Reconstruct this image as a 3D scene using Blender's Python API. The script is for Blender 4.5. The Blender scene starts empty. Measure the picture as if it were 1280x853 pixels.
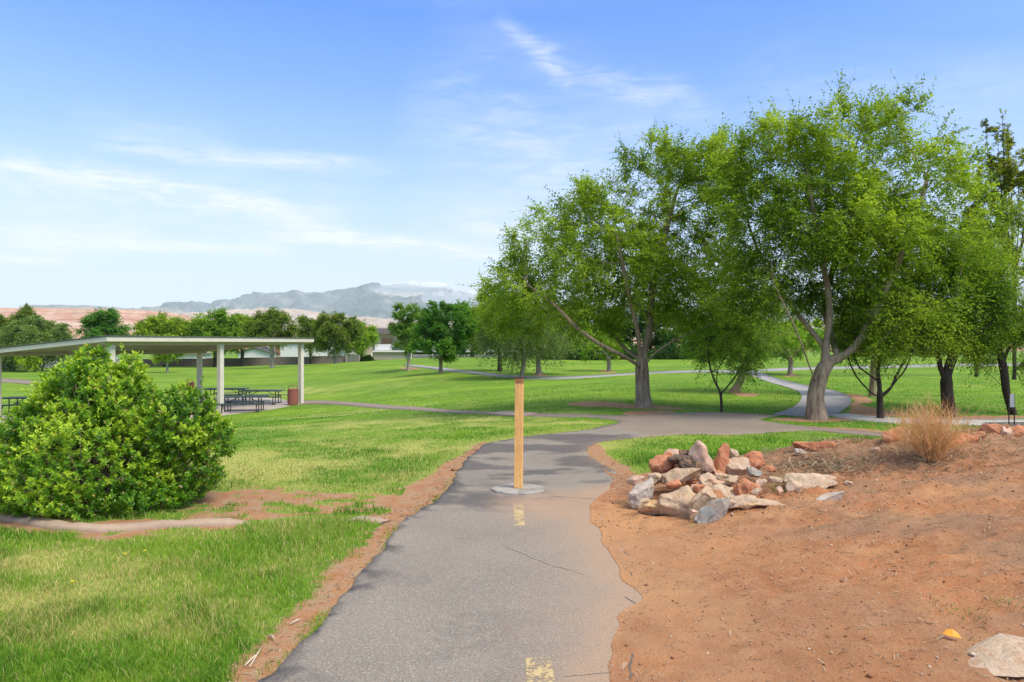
import bpy, bmesh, math, random
import numpy as np
from mathutils import Vector, Matrix
from mathutils.geometry import delaunay_2d_cdt

random.seed(7)
rng = np.random.default_rng(7)
SC = bpy.context.scene
COL = SC.collection
F = 853.33          # focal length in photo pixels
HOR = 430.0         # photo row of the horizon
EYE = 1.64

# ------------------------------------------------------------------ camera
cam = bpy.data.cameras.new('camera')
camo = bpy.data.objects.new('camera', cam)
COL.objects.link(camo)
cam.sensor_width = 36.0
cam.lens = 24.0
cam.shift_y = (HOR - 426.5) / 1280.0
cam.clip_start = 0.05
cam.clip_end = 40000
camo.location = (0, 0, EYE)
camo.rotation_euler = (math.radians(90), 0, 0)
SC.camera = camo

# ------------------------------------------------------------------ world / sun
SUN_EL = math.radians(52)
SUN_AZ = math.radians(128)      # clockwise from +Y (view direction): behind right
W = bpy.data.worlds.new('World')
SC.world = W
W.use_nodes = True
WT = W.node_tree
WT.nodes.clear()


class NT:
    """tiny node-tree helper"""
    def __init__(s, tree):
        s.t = tree

    def n(s, typ, **kw):
        nd = s.t.nodes.new(typ)
        ins = kw.pop('ins', {})
        for k, v in kw.items():
            setattr(nd, k, v)
        for k, v in ins.items():
            if hasattr(v, 'is_linked') or isinstance(v, bpy.types.NodeSocket):
                s.t.links.new(v, nd.inputs[k])
            else:
                nd.inputs[k].default_value = v
        return nd

    def m(s, op, a, b=None, c=None, clamp=False):
        nd = s.t.nodes.new('ShaderNodeMath')
        nd.operation = op
        nd.use_clamp = clamp
        for i, v in enumerate((a, b, c)):
            if v is None:
                continue
            if isinstance(v, (int, float)):
                nd.inputs[i].default_value = v
            else:
                s.t.links.new(v, nd.inputs[i])
        return nd.outputs[0]

    def mix(s, f, a, b, mode='MIX'):
        nd = s.t.nodes.new('ShaderNodeMix')
        nd.data_type = 'RGBA'
        nd.blend_type = mode
        for i, v in ((0, f), (6, a), (7, b)):
            if isinstance(v, (int, float)):
                nd.inputs[i].default_value = v
            elif isinstance(v, (tuple, list)):
                nd.inputs[i].default_value = (*v[:3], 1)
            else:
                s.t.links.new(v, nd.inputs[i])
        return nd.outputs[2]

    def ramp(s, f, stops, interp='LINEAR'):
        nd = s.t.nodes.new('ShaderNodeValToRGB')
        nd.color_ramp.interpolation = interp
        el = nd.color_ramp.elements
        while len(el) < len(stops):
            el.new(0.5)
        for e, (p, c) in zip(el, stops):
            e.position = p
            e.color = (c, c, c, 1) if isinstance(c, (int, float)) else (*c, 1)
        s.t.links.new(f, nd.inputs[0])
        return nd.outputs[0]

    def noise(s, vec, scale, detail=4, rough=0.55, dist=0.0, typ='FBM'):
        nd = s.t.nodes.new('ShaderNodeTexNoise')
        nd.inputs['Scale'].default_value = scale
        nd.inputs['Detail'].default_value = detail
        nd.inputs['Roughness'].default_value = rough
        nd.inputs['Distortion'].default_value = dist
        if vec is not None:
            s.t.links.new(vec, nd.inputs['Vector'])
        return nd.outputs[0]

    def mapping(s, vec, scale=(1, 1, 1), rot=(0, 0, 0), loc=(0, 0, 0)):
        nd = s.t.nodes.new('ShaderNodeMapping')
        nd.inputs['Scale'].default_value = scale
        nd.inputs['Rotation'].default_value = rot
        nd.inputs['Location'].default_value = loc
        s.t.links.new(vec, nd.inputs['Vector'])
        return nd.outputs[0]


w = NT(WT)
tc = w.n('ShaderNodeTexCoord').outputs['Generated']
sky = w.n('ShaderNodeTexSky', sky_type='NISHITA', sun_disc=False)
sky.sun_elevation = SUN_EL
sky.sun_rotation = SUN_AZ
sky.altitude = 900
sky.air_density = 1.0
sky.dust_density = 0.6
sky.ozone_density = 3.0
sep = w.n('ShaderNodeSeparateXYZ', ins={0: tc})
X_, Y_, Z_ = sep.outputs
az = w.m('ARCTAN2', X_, Y_)
el = w.m('ARCSINE', Z_)
# cirrus: noise on the plane of a high cloud deck, stretched along one wind direction
zz = w.m('ADD', w.m('MAXIMUM', Z_, 0.0), 0.10)
comb = w.n('ShaderNodeCombineXYZ', ins={0: w.m('DIVIDE', X_, zz), 1: w.m('DIVIDE', Y_, zz), 2: 0.0})
cp = w.mapping(comb.outputs[0], scale=(0.55, 1.9, 1), rot=(0, 0, math.radians(24)))
c1 = w.noise(cp, 1.1, 9, 0.62, 0.7)
c2 = w.noise(w.mapping(comb.outputs[0], scale=(0.25, 0.5, 1), loc=(3.2, 1.1, 0)), 0.9, 3, 0.5)
cir = w.m('MULTIPLY', w.ramp(c1, [(0.42, 0.0), (0.75, 1.0)]), w.ramp(c2, [(0.40, 0.0), (0.62, 1.0)]))


def aeld(px, py):
    a = math.atan((px - 640) / F)
    return a, math.atan((HOR - py) / F * math.cos(a))


ae = w.n('ShaderNodeCombineXYZ', ins={0: az, 1: el, 2: 0.0}).outputs[0]
wn = w.m('SUBTRACT', w.noise(w.mapping(ae, scale=(1, 3, 1)), 7, 6, 0.6), 0.5)
fine = w.ramp(w.noise(w.mapping(ae, scale=(1, 5.5, 1), rot=(0, 0, 0.2)), 13, 8, 0.7, 0.8), [(0.38, 0.0), (0.66, 1.0)])


def streak(p0, p1, width, amp):
    (ax, ay), (bx, by) = aeld(*p0), aeld(*p1)
    L = math.hypot(bx - ax, by - ay)
    ux, uy = (bx - ax) / L, (by - ay) / L
    dx = w.m('SUBTRACT', az, ax)
    dy = w.m('SUBTRACT', el, ay)
    t = w.m('DIVIDE', w.m('ADD', w.m('MULTIPLY', dx, ux), w.m('MULTIPLY', dy, uy)), L)
    d = w.m('ADD', w.m('SUBTRACT', w.m('MULTIPLY', dy, ux), w.m('MULTIPLY', dx, uy)), w.m('MULTIPLY', wn, width * 3.4))
    g = w.m('POWER', 2.718, w.m('MULTIPLY', w.m('POWER', w.m('ABSOLUTE', w.m('DIVIDE', d, width)), 2.0), -1.0))
    q = w.m('SUBTRACT', t, 0.5)
    e = w.m('MAXIMUM', w.m('SUBTRACT', 1.0, w.m('POWER', w.m('ABSOLUTE', w.m('MULTIPLY', q, 1.9)), 3.0)), 0.0)
    return w.m('MULTIPLY', w.m('MULTIPLY', g, e), amp)


tot = None
for a_ in [((-120, 178), (430, 274), 0.013, 1.0), ((-150, 212), (460, 268), 0.045, 0.55), ((120, 178), (500, 210), 0.011, .8), ((540, 10), (900, 150), 0.03, 0.2),
           ((690, 90), (910, 144), 0.016, 0.38), ((500, 130), (860, 235), 0.06, 0.55), ((330, 280), (670, 325), 0.011, 1.3), ((300, 296), (520, 300), 0.008, .9), ((560, 280), (720, 300), 0.02, .6),
           ((-60, 300), (380, 312), 0.009, 1.1), ((-60, 318), (90, 326), 0.006, 1.2), ((-60, 278), (200, 296), 0.010, .8), ((620, 20), (720, 100), 0.012, .6), ((500, 280), (760, 250), 0.05, 0.35), ((80, 150), (300, 175), 0.025, 0.25), ((900, 100), (1400, 130), 0.04, 0.25)]:
    s_ = streak(*a_)
    tot = s_ if tot is None else w.m('ADD', tot, s_)
tot = w.m('MULTIPLY', tot, w.m('ADD', w.m('MULTIPLY', fine, 0.75), 0.25))
veil_fill = w.m('MULTIPLY', w.ramp(el, [(0.0, 1.0), (0.08, 0.92), (0.17, 0.68), (0.27, 0.38), (0.36, 0.20), (0.45, 0.10), (0.6, 0.70), (1.0, 0.95)]), 0.95)  # horizon haze; the upper stops add unseen overcast overhead to whiten the ambient light
cl = w.m('ADD', w.m('MULTIPLY', cir, 0.25), tot, clamp=True)
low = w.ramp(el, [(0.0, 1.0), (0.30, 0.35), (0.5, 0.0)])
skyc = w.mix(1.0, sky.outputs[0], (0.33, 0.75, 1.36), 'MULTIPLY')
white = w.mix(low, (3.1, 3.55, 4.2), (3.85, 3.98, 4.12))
white = w.mix(w.ramp(el, [(0.47, 0.0), (0.65, 1.0)]), white, (3.9, 3.85, 3.7))  # neutral white added above the view to brighten and de-blue the ambient light
fin = w.mix(veil_fill, skyc, white)
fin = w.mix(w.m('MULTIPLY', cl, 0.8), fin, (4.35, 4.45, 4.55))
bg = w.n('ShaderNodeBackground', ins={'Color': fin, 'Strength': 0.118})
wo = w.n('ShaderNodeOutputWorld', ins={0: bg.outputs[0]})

sl = bpy.data.lights.new('sun', 'SUN')
sl.energy = 2.0
sl.angle = math.radians(26)
sl.color = (1.0, 0.91, 0.77)
so = bpy.data.objects.new('sun', sl)
COL.objects.link(so)
sd = Vector((math.sin(SUN_AZ) * math.cos(SUN_EL), math.cos(SUN_AZ) * math.cos(SUN_EL), math.sin(SUN_EL)))
so.rotation_euler = sd.to_track_quat('Z', 'Y').to_euler()
so.location = (20, -20, 30)

SC.view_settings.view_transform = 'Standard'
SC.view_settings.look = 'None'
SC.view_settings.exposure = 1.03
SC.view_settings.gamma = 1
SC.render.engine = 'CYCLES'
SC.cycles.max_bounces = 6
SC.cycles.diffuse_bounces = 3
SC.cycles.transmission_bounces = 4
SC.cycles.volume_bounces = 1
SC.cycles.transparent_max_bounces = 6
SC.cycles.use_denoising = True
SC.cycles.caustics_reflective = False
SC.cycles.caustics_refractive = False


# ------------------------------------------------------------------ numpy noise
def _hash(ix, iy, seed):
    h = (ix.astype(np.int64) * 374761393 + iy.astype(np.int64) * 668265263 + seed * 1274126177) & 0xFFFFFFFF
    h = ((h ^ (h >> 13)) * 1274126177) & 0xFFFFFFFF
    return ((h ^ (h >> 16)) & 0xFFFF) / 65535.0


def vnoise(x, y, seed=0):
    ix, iy = np.floor(x), np.floor(y)
    fx, fy = x - ix, y - iy
    fx, fy = fx * fx * (3 - 2 * fx), fy * fy * (3 - 2 * fy)
    a, b = _hash(ix, iy, seed), _hash(ix + 1, iy, seed)
    c, d = _hash(ix, iy + 1, seed), _hash(ix + 1, iy + 1, seed)
    return (a * (1 - fx) + b * fx) * (1 - fy) + (c * (1 - fx) + d * fx) * fy


def fbm(x, y, seed=0, oct=4, gain=0.5):
    x = np.asarray(x, float)
    y = np.asarray(y, float)
    s, a, t = 0, 1.0, 0
    for i in range(oct):
        s = s + a * vnoise(x * 2 ** i + 17.3 * i, y * 2 ** i - 9.1 * i, seed + i)
        t += a
        a *= gain
    return s / t


def sstep(a, b, x):
    t = np.clip((np.asarray(x, float) - a) / (b - a), 0, 1)
    return t * t * (3 - 2 * t)


# ------------------------------------------------------------------ terrain
ANCH = []


def A(px, Y, z=None, py=None):
    if z is None:
        z = EYE - (py - HOR) * Y / F
    ANCH.append(((px - 640) / F, Y, z))


for px in (-700, -200, 200, 640, 1080, 1500, 2000):
    for Y in (1.5, 4, 7, 10):
        A(px, Y, 0)
for px in (640, 760, 900, 1080, 1280, 1500, 2000):
    A(px, 12.5, 0)
for a_ in [(139, 27.5, -1.68), (-50, 31, -1.7), (272, 41, -1.7), (376, 37.4, -1.68), (276, 32.4, -1.69), (-300, 36, -1.7), (130, 40, -1.72),
           (139, 13, -.16), (139, 19, -.75), (350, 13, -.14), (350, 18, -.5), (350, 26, -1.2), (-400, 14, -.2), (-400, 22, -1.1), (-700, 40, -1.7),
           (20, 65, -1.75), (18, 90, -1.95), (30, 115, -2.5), (-500, 115, -2.6), (-900, 60, -1.8), (200, 125, -2.5), (300, 125, -2.45), (420, 122, -1.9),
           (209, 82, -1.8), (340, 100, -1.9), (420, 100, -1.17), (470, 90, -.68), (420, 55, -1.5), (300, 70, -2.0), (500, 38, -1.0), (500, 60, -1.15),
           (500, 80, -.7), (560, 88, -.33), (620, 95, -.3), (510, 130, -1.0), (620, 130, -1.0), (510, 62, -.6), (551, 52, -.6), (624, 55, -.6),
           (674, 49, -.6), (761, 55, -.6), (440, 27, -1.05), (500, 23, -.62), (600, 18.5, -.25), (600, 27, -.5), (700, 16.5, -.08), (780, 15.5, -.02),
           (805, 17.5, .03), (805, 24, -.02), (650, 26, -.34), (650, 35, -.6), (750, 40, -.4), (850, 48, -.33), (850, 30, -.1), (930, 38, .05), (1000, 25, .03),
           (1040, 19, .06), (1020, 14.7, .01), (1180, 15, 0), (1262, 16, -.04), (1100, 36, -.1), (1090, 22, -.04), (987, 36, -.05), (914, 23.5, -.07),
           (901, 16.5, 0), (1100, 55, 0), (1280, 55, 0), (1100, 90, -.05), (1280, 90, 0), (760, 90, -.2), (900, 90, -.2), (1800, 60, .1), (1800, 20, .1),
           (2200, 100, 0)]:
    A(a_[0], a_[1], a_[2])
for px in (-1400, -400, 200, 640, 1080, 1800, 2600):
    A(px, 220, -3.5)
    A(px, 700, -10)
    A(px, 3000, -25)
    A(px, 12000, -40)
_an = np.array(ANCH)


def _uv(x, y):
    y = np.maximum(y, 1.5)
    return np.clip(x / y, -2.6, 2.6) * 4.0, np.log(y) * 3.0


_au, _av = _uv(_an[:, 0] * _an[:, 1], _an[:, 1])


def _phi(r2):
    return 0.5 * r2 * np.log(r2 + 1e-9)


_n = len(_an)
_K = _phi((_au[:, None] - _au[None]) ** 2 + (_av[:, None] - _av[None]) ** 2) + np.eye(_n) * 0.08
_Pm = np.stack([np.ones(_n), _au, _av], 1)
_M = np.block([[_K, _Pm], [_Pm.T, np.zeros((3, 3))]])
_wts = np.linalg.solve(_M, np.concatenate([_an[:, 2], np.zeros(3)]))


def base_z(x, y):
    x = np.asarray(x, float)
    y = np.asarray(y, float)
    sh = np.broadcast(x, y).shape
    x, y = np.broadcast_to(x, sh).ravel(), np.broadcast_to(y, sh).ravel()
    u, v = _uv(x, y)
    z = _wts[_n] + _wts[_n + 1] * u + _wts[_n + 2] * v
    for i in range(_n):
        z = z + _wts[i] * _phi((u - _au[i]) ** 2 + (v - _av[i]) ** 2)
    # the near ground is level
    z = z * sstep(7.5, 12, y)
    return z.reshape(sh)


def bank_z(x, y):
    yy = y - 0.06 * (x - 2)
    f = 1 - sstep(8.5, 10.3, yy)
    h = 0.097 * np.maximum(x - 1.25 - 0.2 * np.sin(y * 1.3), 0)
    h = np.where(h > 0.42, 0.42 + (h - 0.42) * 0.45, h)
    # ridge thrown up along the back, hollow in front of it
    h = h + 0.05 * np.exp(-((yy - 8.3) / 0.5) ** 2) * sstep(2.6, 3.6, x) - 0.05 * np.exp(-((yy - 7.3) / 0.5) ** 2) * sstep(3.2, 4.2, x)
    h = h + 0.05 * np.exp(-((yy - 7.75) / 0.8) ** 2) * sstep(5.0, 6.2, x)
    return np.maximum(h, 0) * f


def tz(x, y):
    x = np.asarray(x, float)
    y = np.asarray(y, float)
    z = base_z(x, y) + bank_z(x, y)
    z = z + (fbm(x * 0.9, y * 0.9, 3, 3) - 0.5) * 0.05 * sstep(1.4, 2.4, np.abs(x + 0.0 - 0.1 * 0)) * (1 - sstep(14, 30, y))
    return z


def tzs(x, y):
    return float(tz(np.array([x]), np.array([y]))[0])


_ys = np.exp(np.linspace(math.log(2.2), math.log(250), 900))


def GP(px, py):
    """ground point seen at photo pixel (px, py)"""
    u = (px - 640) / F
    zt = tz(u * _ys, _ys)
    zr = EYE - (py - HOR) / F * _ys
    below = np.nonzero(zr <= zt)[0]
    if len(below) == 0:
        y = 250.0
    else:
        i = below[0]
        if i == 0:
            y = _ys[0]
        else:
            a, b = zr[i - 1] - zt[i - 1], zr[i] - zt[i]
            y = _ys[i - 1] + (_ys[i] - _ys[i - 1]) * a / (a - b)
    return (u * y, float(y))


def PT(px, py, Y):
    return Vector(((px - 640) * Y / F, Y, EYE - (py - HOR) * Y / F))


# ------------------------------------------------------------------ mesh helpers
def link(name, me, mats, parent=None):
    o = bpy.data.objects.new(name, me)
    for m_ in (mats if isinstance(mats, (list, tuple)) else [mats]):
        me.materials.append(m_)
    COL.objects.link(o)
    if parent is not None:
        o.parent = parent
    return o


def mesh_np(name, V, Fc, mats, parent=None, attrs=None, smooth=False, midx=None):
    """V (n,3), Fc (m,k) or list of such arrays"""
    me = bpy.data.meshes.new(name)
    V = np.asarray(V, np.float32)
    if not isinstance(Fc, list):
        Fc = [Fc]
    Fc = [np.asarray(f, np.int32) for f in Fc if len(f)]
    nl = sum(f.size for f in Fc)
    nf = sum(len(f) for f in Fc)
    me.vertices.add(len(V))
    me.vertices.foreach_set('co', V.ravel())
    me.loops.add(nl)
    me.loops.foreach_set('vertex_index', np.concatenate([f.ravel() for f in Fc]))
    me.polygons.add(nf)
    tot_ = np.concatenate([np.full(len(f), f.shape[1], np.int32) for f in Fc])
    me.polygons.foreach_set('loop_start', np.concatenate([[0], np.cumsum(tot_)[:-1]]).astype(np.int32))
    me.polygons.foreach_set('loop_total', tot_)
    if smooth:
        me.polygons.foreach_set('use_smooth', np.ones(nf, bool))
    if midx is not None:
        me.polygons.foreach_set('material_index', np.asarray(midx, np.int32))
    me.update(calc_edges=True)
    for k, a in (attrs or {}).items():
        a = np.asarray(a, np.float32)
        if a.ndim == 2:
            at = me.attributes.new(k, 'FLOAT_COLOR', 'POINT')
            if a.shape[1] == 3:
                a = np.concatenate([a, np.ones((len(a), 1), np.float32)], 1)
            at.data.foreach_set('color', a.ravel())
        else:
            at = me.attributes.new(k, 'FLOAT', 'POINT')
            at.data.foreach_set('value', a)
    return link(name, me, mats, parent)


def tag(o, label=None, cat=None, group=None, kind=None):
    for k, v in (('label', label), ('category', cat), ('group', group), ('kind', kind)):
        if v:
            o[k] = v
    return o


def empty(name, loc, label, cat, group=None, rz=0):
    o = bpy.data.objects.new(name, None)
    o.empty_display_size = 0.2
    o.location = loc
    o.rotation_euler = (0, 0, rz)
    COL.objects.link(o)
    return tag(o, label, cat, group)


class MB:
    """collect boxes and tubes in one bmesh"""
    def __init__(s):
        s.b = bmesh.new()

    def box(s, c, d, rot=None, bev=0.0):
        r = bmesh.ops.create_cube(s.b, size=1)
        vs = r['verts']
        bmesh.ops.scale(s.b, vec=d, verts=vs)
        if bev > 0:
            ed = list({e for v in vs for e in v.link_edges})
            q = bmesh.ops.bevel(s.b, geom=ed, offset=bev, segments=2, affect='EDGES', profile=0.6)
            vs = list({v for f in q['faces'] for v in f.verts} | {v for v in vs if v.is_valid})
        if rot is not None:
            bmesh.ops.rotate(s.b, verts=vs, cent=(0, 0, 0), matrix=rot)
        bmesh.ops.translate(s.b, verts=vs, vec=c)
        return s

    def tube(s, pts, r, n=8, cap=True):
        pts = [Vector(p) for p in pts]
        rs = r if isinstance(r, (list, tuple)) else [r] * len(pts)
        rings = []
        ref = Vector((0.13, 0.31, 0.94))
        for i, p in enumerate(pts):
            d = (pts[min(i + 1, len(pts) - 1)] - pts[max(i - 1, 0)]).normalized()
            a = d.cross(ref)
            if a.length < 0.1:
                a = d.cross(Vector((1, 0, 0)))
            a.normalize()
            b = d.cross(a)
            rings.append([s.b.verts.new(p + (a * math.cos(t) + b * math.sin(t)) * rs[i]) for t in [2 * math.pi * k / n for k in range(n)]])
        for i in range(len(rings) - 1):
            for k in range(n):
                f = s.b.faces.new((rings[i][k], rings[i][(k + 1) % n], rings[i + 1][(k + 1) % n], rings[i + 1][k]))
                f.smooth = True
        if cap:
            s.b.faces.new(rings[0][::-1])
            s.b.faces.new(rings[-1])
        return s

    def lathe(s, prof, c=(0, 0, 0), n=24, sx=1, sy=1):
        rings = []
        for (r, z) in prof:
            rings.append([s.b.verts.new((c[0] + sx * r * math.cos(t), c[1] + sy * r * math.sin(t), c[2] + z)) for t in [2 * math.pi * k / n for k in range(n)]])
        for i in range(len(rings) - 1):
            for k in range(n):
                s.b.faces.new((rings[i][k], rings[i][(k + 1) % n], rings[i + 1][(k + 1) % n], rings[i + 1][k]))
        s.b.faces.new(rings[0][::-1])
        s.b.faces.new(rings[-1])
        return s

    def prism(s, poly, y0, y1, tf=None):
        """extrude polygon given in (x, z) between y0 and y1"""
        a = [s.b.verts.new((p[0], y0, p[1])) for p in poly]
        b = [s.b.verts.new((p[0], y1, p[1])) for p in poly]
        s.b.faces.new(a)
        s.b.faces.new(b[::-1])
        for i in range(len(poly)):
            j = (i + 1) % len(poly)
            s.b.faces.new((a[j], a[i], b[i], b[j]))
        if tf is not None:
            bmesh.ops.transform(s.b, matrix=tf, verts=a + b)
        return s

    def build(s, name, mats, parent=None, recalc=True):
        if recalc:
            bmesh.ops.recalc_face_normals(s.b, faces=s.b.faces)
        me = bpy.data.meshes.new(name)
        s.b.to_mesh(me)
        s.b.free()
        return link(name, me, mats, parent)


# ------------------------------------------------------------------ materials
def new_mat(name):
    m_ = bpy.data.materials.new(name)
    m_.use_nodes = True
    t = m_.node_tree
    t.nodes.clear()
    return m_, NT(t)


def bump(k, h, strength=0.3, dist=0.02):
    return k.n('ShaderNodeBump', ins={'Height': h, 'Strength': strength, 'Distance': dist}).outputs[0]


def out(k, sh):
    k.n('ShaderNodeOutputMaterial', ins={0: sh})


def simple(name, col, col2=None, rough=0.7, scale=8, bstr=0.2, bdist=0.01, bscale=None, metallic=0, spec=0.35, stain=None, stain_scale=2.0):
    m_, k = new_mat(name)
    co = k.n('ShaderNodeTexCoord').outputs['Object']
    c2 = col2 or tuple(c * 0.75 for c in col)
    n1 = k.noise(co, scale, 6, 0.6)
    c = k.mix(k.ramp(n1, [(0.35, 0.0), (0.65, 1.0)]), col, c2)
    if stain:
        n2 = k.noise(co, stain_scale, 5, 0.65, 0.3)
        c = k.mix(k.ramp(n2, [(0.52, 0.0), (0.68, 0.8)]), c, stain)
    hb = k.noise(co, bscale or scale * 4, 6, 0.65)
    b = k.n('ShaderNodeBsdfPrincipled', ins={'Base Color': c, 'Roughness': rough, 'Metallic': metallic, 'Specular IOR Level': spec, 'Normal': bump(k, hb, bstr, bdist)})
    out(k, b.outputs[0])
    return m_


def leaf_mat(name, trans=0.35, spec=0.25, rough=0.5):
    """colour comes from the per-leaf attribute"""
    m_, k = new_mat(name)
    a = k.n('ShaderNodeAttribute', attribute_name='Col').outputs['Color']
    d = k.n('ShaderNodeBsdfPrincipled', ins={'Base Color': a, 'Roughness': rough, 'Specular IOR Level': spec})
    tcol = k.mix(1.0, a, (1.25, 1.25, 0.55), 'MULTIPLY')
    t = k.n('ShaderNodeBsdfTranslucent', ins={'Color': tcol})
    mx = k.n('ShaderNodeMixShader', ins={0: trans, 1: d.outputs[0], 2: t.outputs[0]})
    out(k, mx.outputs[0])
    return m_


M_LEAF = leaf_mat('leaf', 0.5, 0.2, 0.5)
M_GRASS = leaf_mat('grass_blade', 0.3, 0.2, 0.55)
M_DRY = leaf_mat('dry_stem', 0.15, 0.1, 0.8)
M_SHRUB = leaf_mat('shrub_leaf', 0.25, 0.45, 0.35)


def bark(name, c1, c2):
    m_, k = new_mat(name)
    co = k.n('ShaderNodeTexCoord').outputs['Object']
    v = k.mapping(co, scale=(1, 1, 0.18))
    n1 = k.noise(v, 14, 7, 0.7, 0.4)
    n2 = k.noise(co, 1.7, 3, 0.5)
    c = k.mix(k.ramp(n1, [(0.38, 0.0), (0.62, 1.0)]), c1, c2)
    c = k.mix(k.ramp(n2, [(0.4, 0.0), (0.7, 0.45)]), c, tuple(x * 1.45 for x in c2))
    b = k.n('ShaderNodeBsdfPrincipled', ins={'Base Color': c, 'Roughness': 0.9, 'Specular IOR Level': 0.15, 'Normal': bump(k, n1, 0.9, 0.03)})
    out(k, b.outputs[0])
    return m_


B_GREY = bark('bark_greybrown', (0.14, 0.10, 0.068), (0.38, 0.295, 0.205))
B_DARK = bark('bark_dark', (0.03, 0.024, 0.019), (0.075, 0.058, 0.045))
B_PALE = bark('bark_pale', (0.2, 0.17, 0.135), (0.4, 0.35, 0.29))


def dirt_nodes(k, co):
    """red desert soil colour + height"""
    n1 = k.noise(co, 0.9, 5, 0.6)
    n2 = k.noise(co, 7, 6, 0.65)
    n3 = k.noise(co, 60, 4, 0.7)
    n4 = k.noise(co, 240, 3, 0.7)
    c = k.mix(k.ramp(n1, [(0.35, 0.0), (0.65, 1.0)]), (0.53, 0.235, 0.105), (0.40, 0.172, 0.078))
    c = k.mix(k.ramp(n2, [(0.42, 0.0), (0.62, 0.75)]), c, (0.52, 0.275, 0.14))
    c = k.mix(k.ramp(n3, [(0.50, 0.0), (0.64, 0.55)]), c, (0.25, 0.115, 0.06))
    c = k.mix(k.ramp(n4, [(0.60, 0.0), (0.70, 0.7)]), c, (0.68, 0.46, 0.31))
    h = k.m('ADD', k.m('MULTIPLY', n2, 0.6), k.m('ADD', k.m('MULTIPLY', n3, 0.3), k.m('MULTIPLY', n4, 0.12)))
    return c, h


def m_ground():
    m_, k = new_mat('lawn_ground')
    co = k.n('ShaderNodeTexCoord').outputs['Object']
    bare = k.n('ShaderNodeAttribute', attribute_name='bare').outputs['Fac']
    dry = k.n('ShaderNodeAttribute', attribute_name='dry').outputs['Fac']
    dist = k.n('ShaderNodeAttribute', attribute_name='far').outputs['Fac']
    n1 = k.noise(co, 0.35, 5, 0.6)
    n2 = k.noise(k.mapping(co, scale=(1, 1, 1)), 3.0, 6, 0.7)
    n3 = k.noise(co, 40, 4, 0.7)
    g = k.mix(k.ramp(n1, [(0.40, 0.0), (0.60, 1.0)]), (0.13, 0.25, 0.022), (0.19, 0.32, 0.028))
    nL = k.noise(k.mapping(co, scale=(.5, 1, 1)), 0.13, 4, 0.6)
    g = k.mix(k.ramp(nL, [(0.44, 0.75), (0.56, 0.0)]), g, (0.075, 0.19, 0.02))
    g = k.mix(k.ramp(n2, [(0.40, 0.0), (0.7, 0.6)]), g, (0.25, 0.36, 0.035))
    g = k.mix(k.m('MULTIPLY', k.ramp(n3, [(0.45, 0.0), (0.65, 0.6)]), k.m('SUBTRACT', 1.0, dist)), g, (0.09, 0.15, 0.03))
    g = k.mix(k.m('MULTIPLY', dry, 0.75), g, (0.42, 0.43, 0.12))
    dc, dh = dirt_nodes(k, co)
    soil = k.mix(k.ramp(k.noise(co, 6, 7, 0.75), [(0.42, 0.0), (0.6, 0.9)]), dc, (0.44, 0.31, 0.19))
    soil = k.mix(0.25, soil, (0.20, 0.12, 0.07))
    soil = k.mix(k.ramp(k.noise(co, 33, 4, 0.7), [(0.55, 0.0), (0.66, 0.6)]), soil, (0.22, 0.13, 0.07))
    n5 = k.noise(co, 28, 4, 0.7)
    bf = k.ramp(k.m('ADD', bare, k.m('MULTIPLY', k.m('SUBTRACT', n5, 0.5), 0.7)), [(0.42, 0.0), (0.58, 1.0)])
    c = k.mix(bf, g, soil)
    h = k.m('ADD', k.m('MULTIPLY', n3, 0.6), k.m('MULTIPLY', n5, 0.6))
    b = k.n('ShaderNodeBsdfPrincipled', ins={'Base Color': c, 'Roughness': 0.95, 'Specular IOR Level': 0.1, 'Normal': bump(k, h, 0.6, 0.03)})
    out(k, b.outputs[0])
    return m_


def m_dirt():
    m_, k = new_mat('red_dirt')
    co = k.n('ShaderNodeTexCoord').outputs['Object']
    c, h = dirt_nodes(k, co)
    pale = k.n('ShaderNodeAttribute', attribute_name='pale').outputs['Fac']
    c = k.mix(k.m('MULTIPLY', pale, .75), c, k.mix(k.ramp(k.noise(co, 130, 3, .7), [(.45, 0.0), (.6, .6)]), (.62, .34, .165), (.44, .22, .10)))
    lit = k.n('ShaderNodeAttribute', attribute_name='litter').outputs['Fac']
    n = k.noise(k.mapping(co, scale=(1, 1.6, 1)), 95, 5, 0.75, 1.5)
    c = k.mix(k.m('MULTIPLY', k.ramp(n, [(0.46, 0.0), (0.56, 0.9)]), lit), c, (0.50, 0.37, 0.25))
    c = k.mix(k.m('MULTIPLY', lit, 0.45), c, (0.24, 0.125, 0.075))
    b = k.n('ShaderNodeBsdfPrincipled', ins={'Base Color': c, 'Roughness': 0.95, 'Specular IOR Level': 0.1, 'Normal': bump(k, h, 1.0, 0.035)})
    out(k, b.outputs[0])
    return m_


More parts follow.
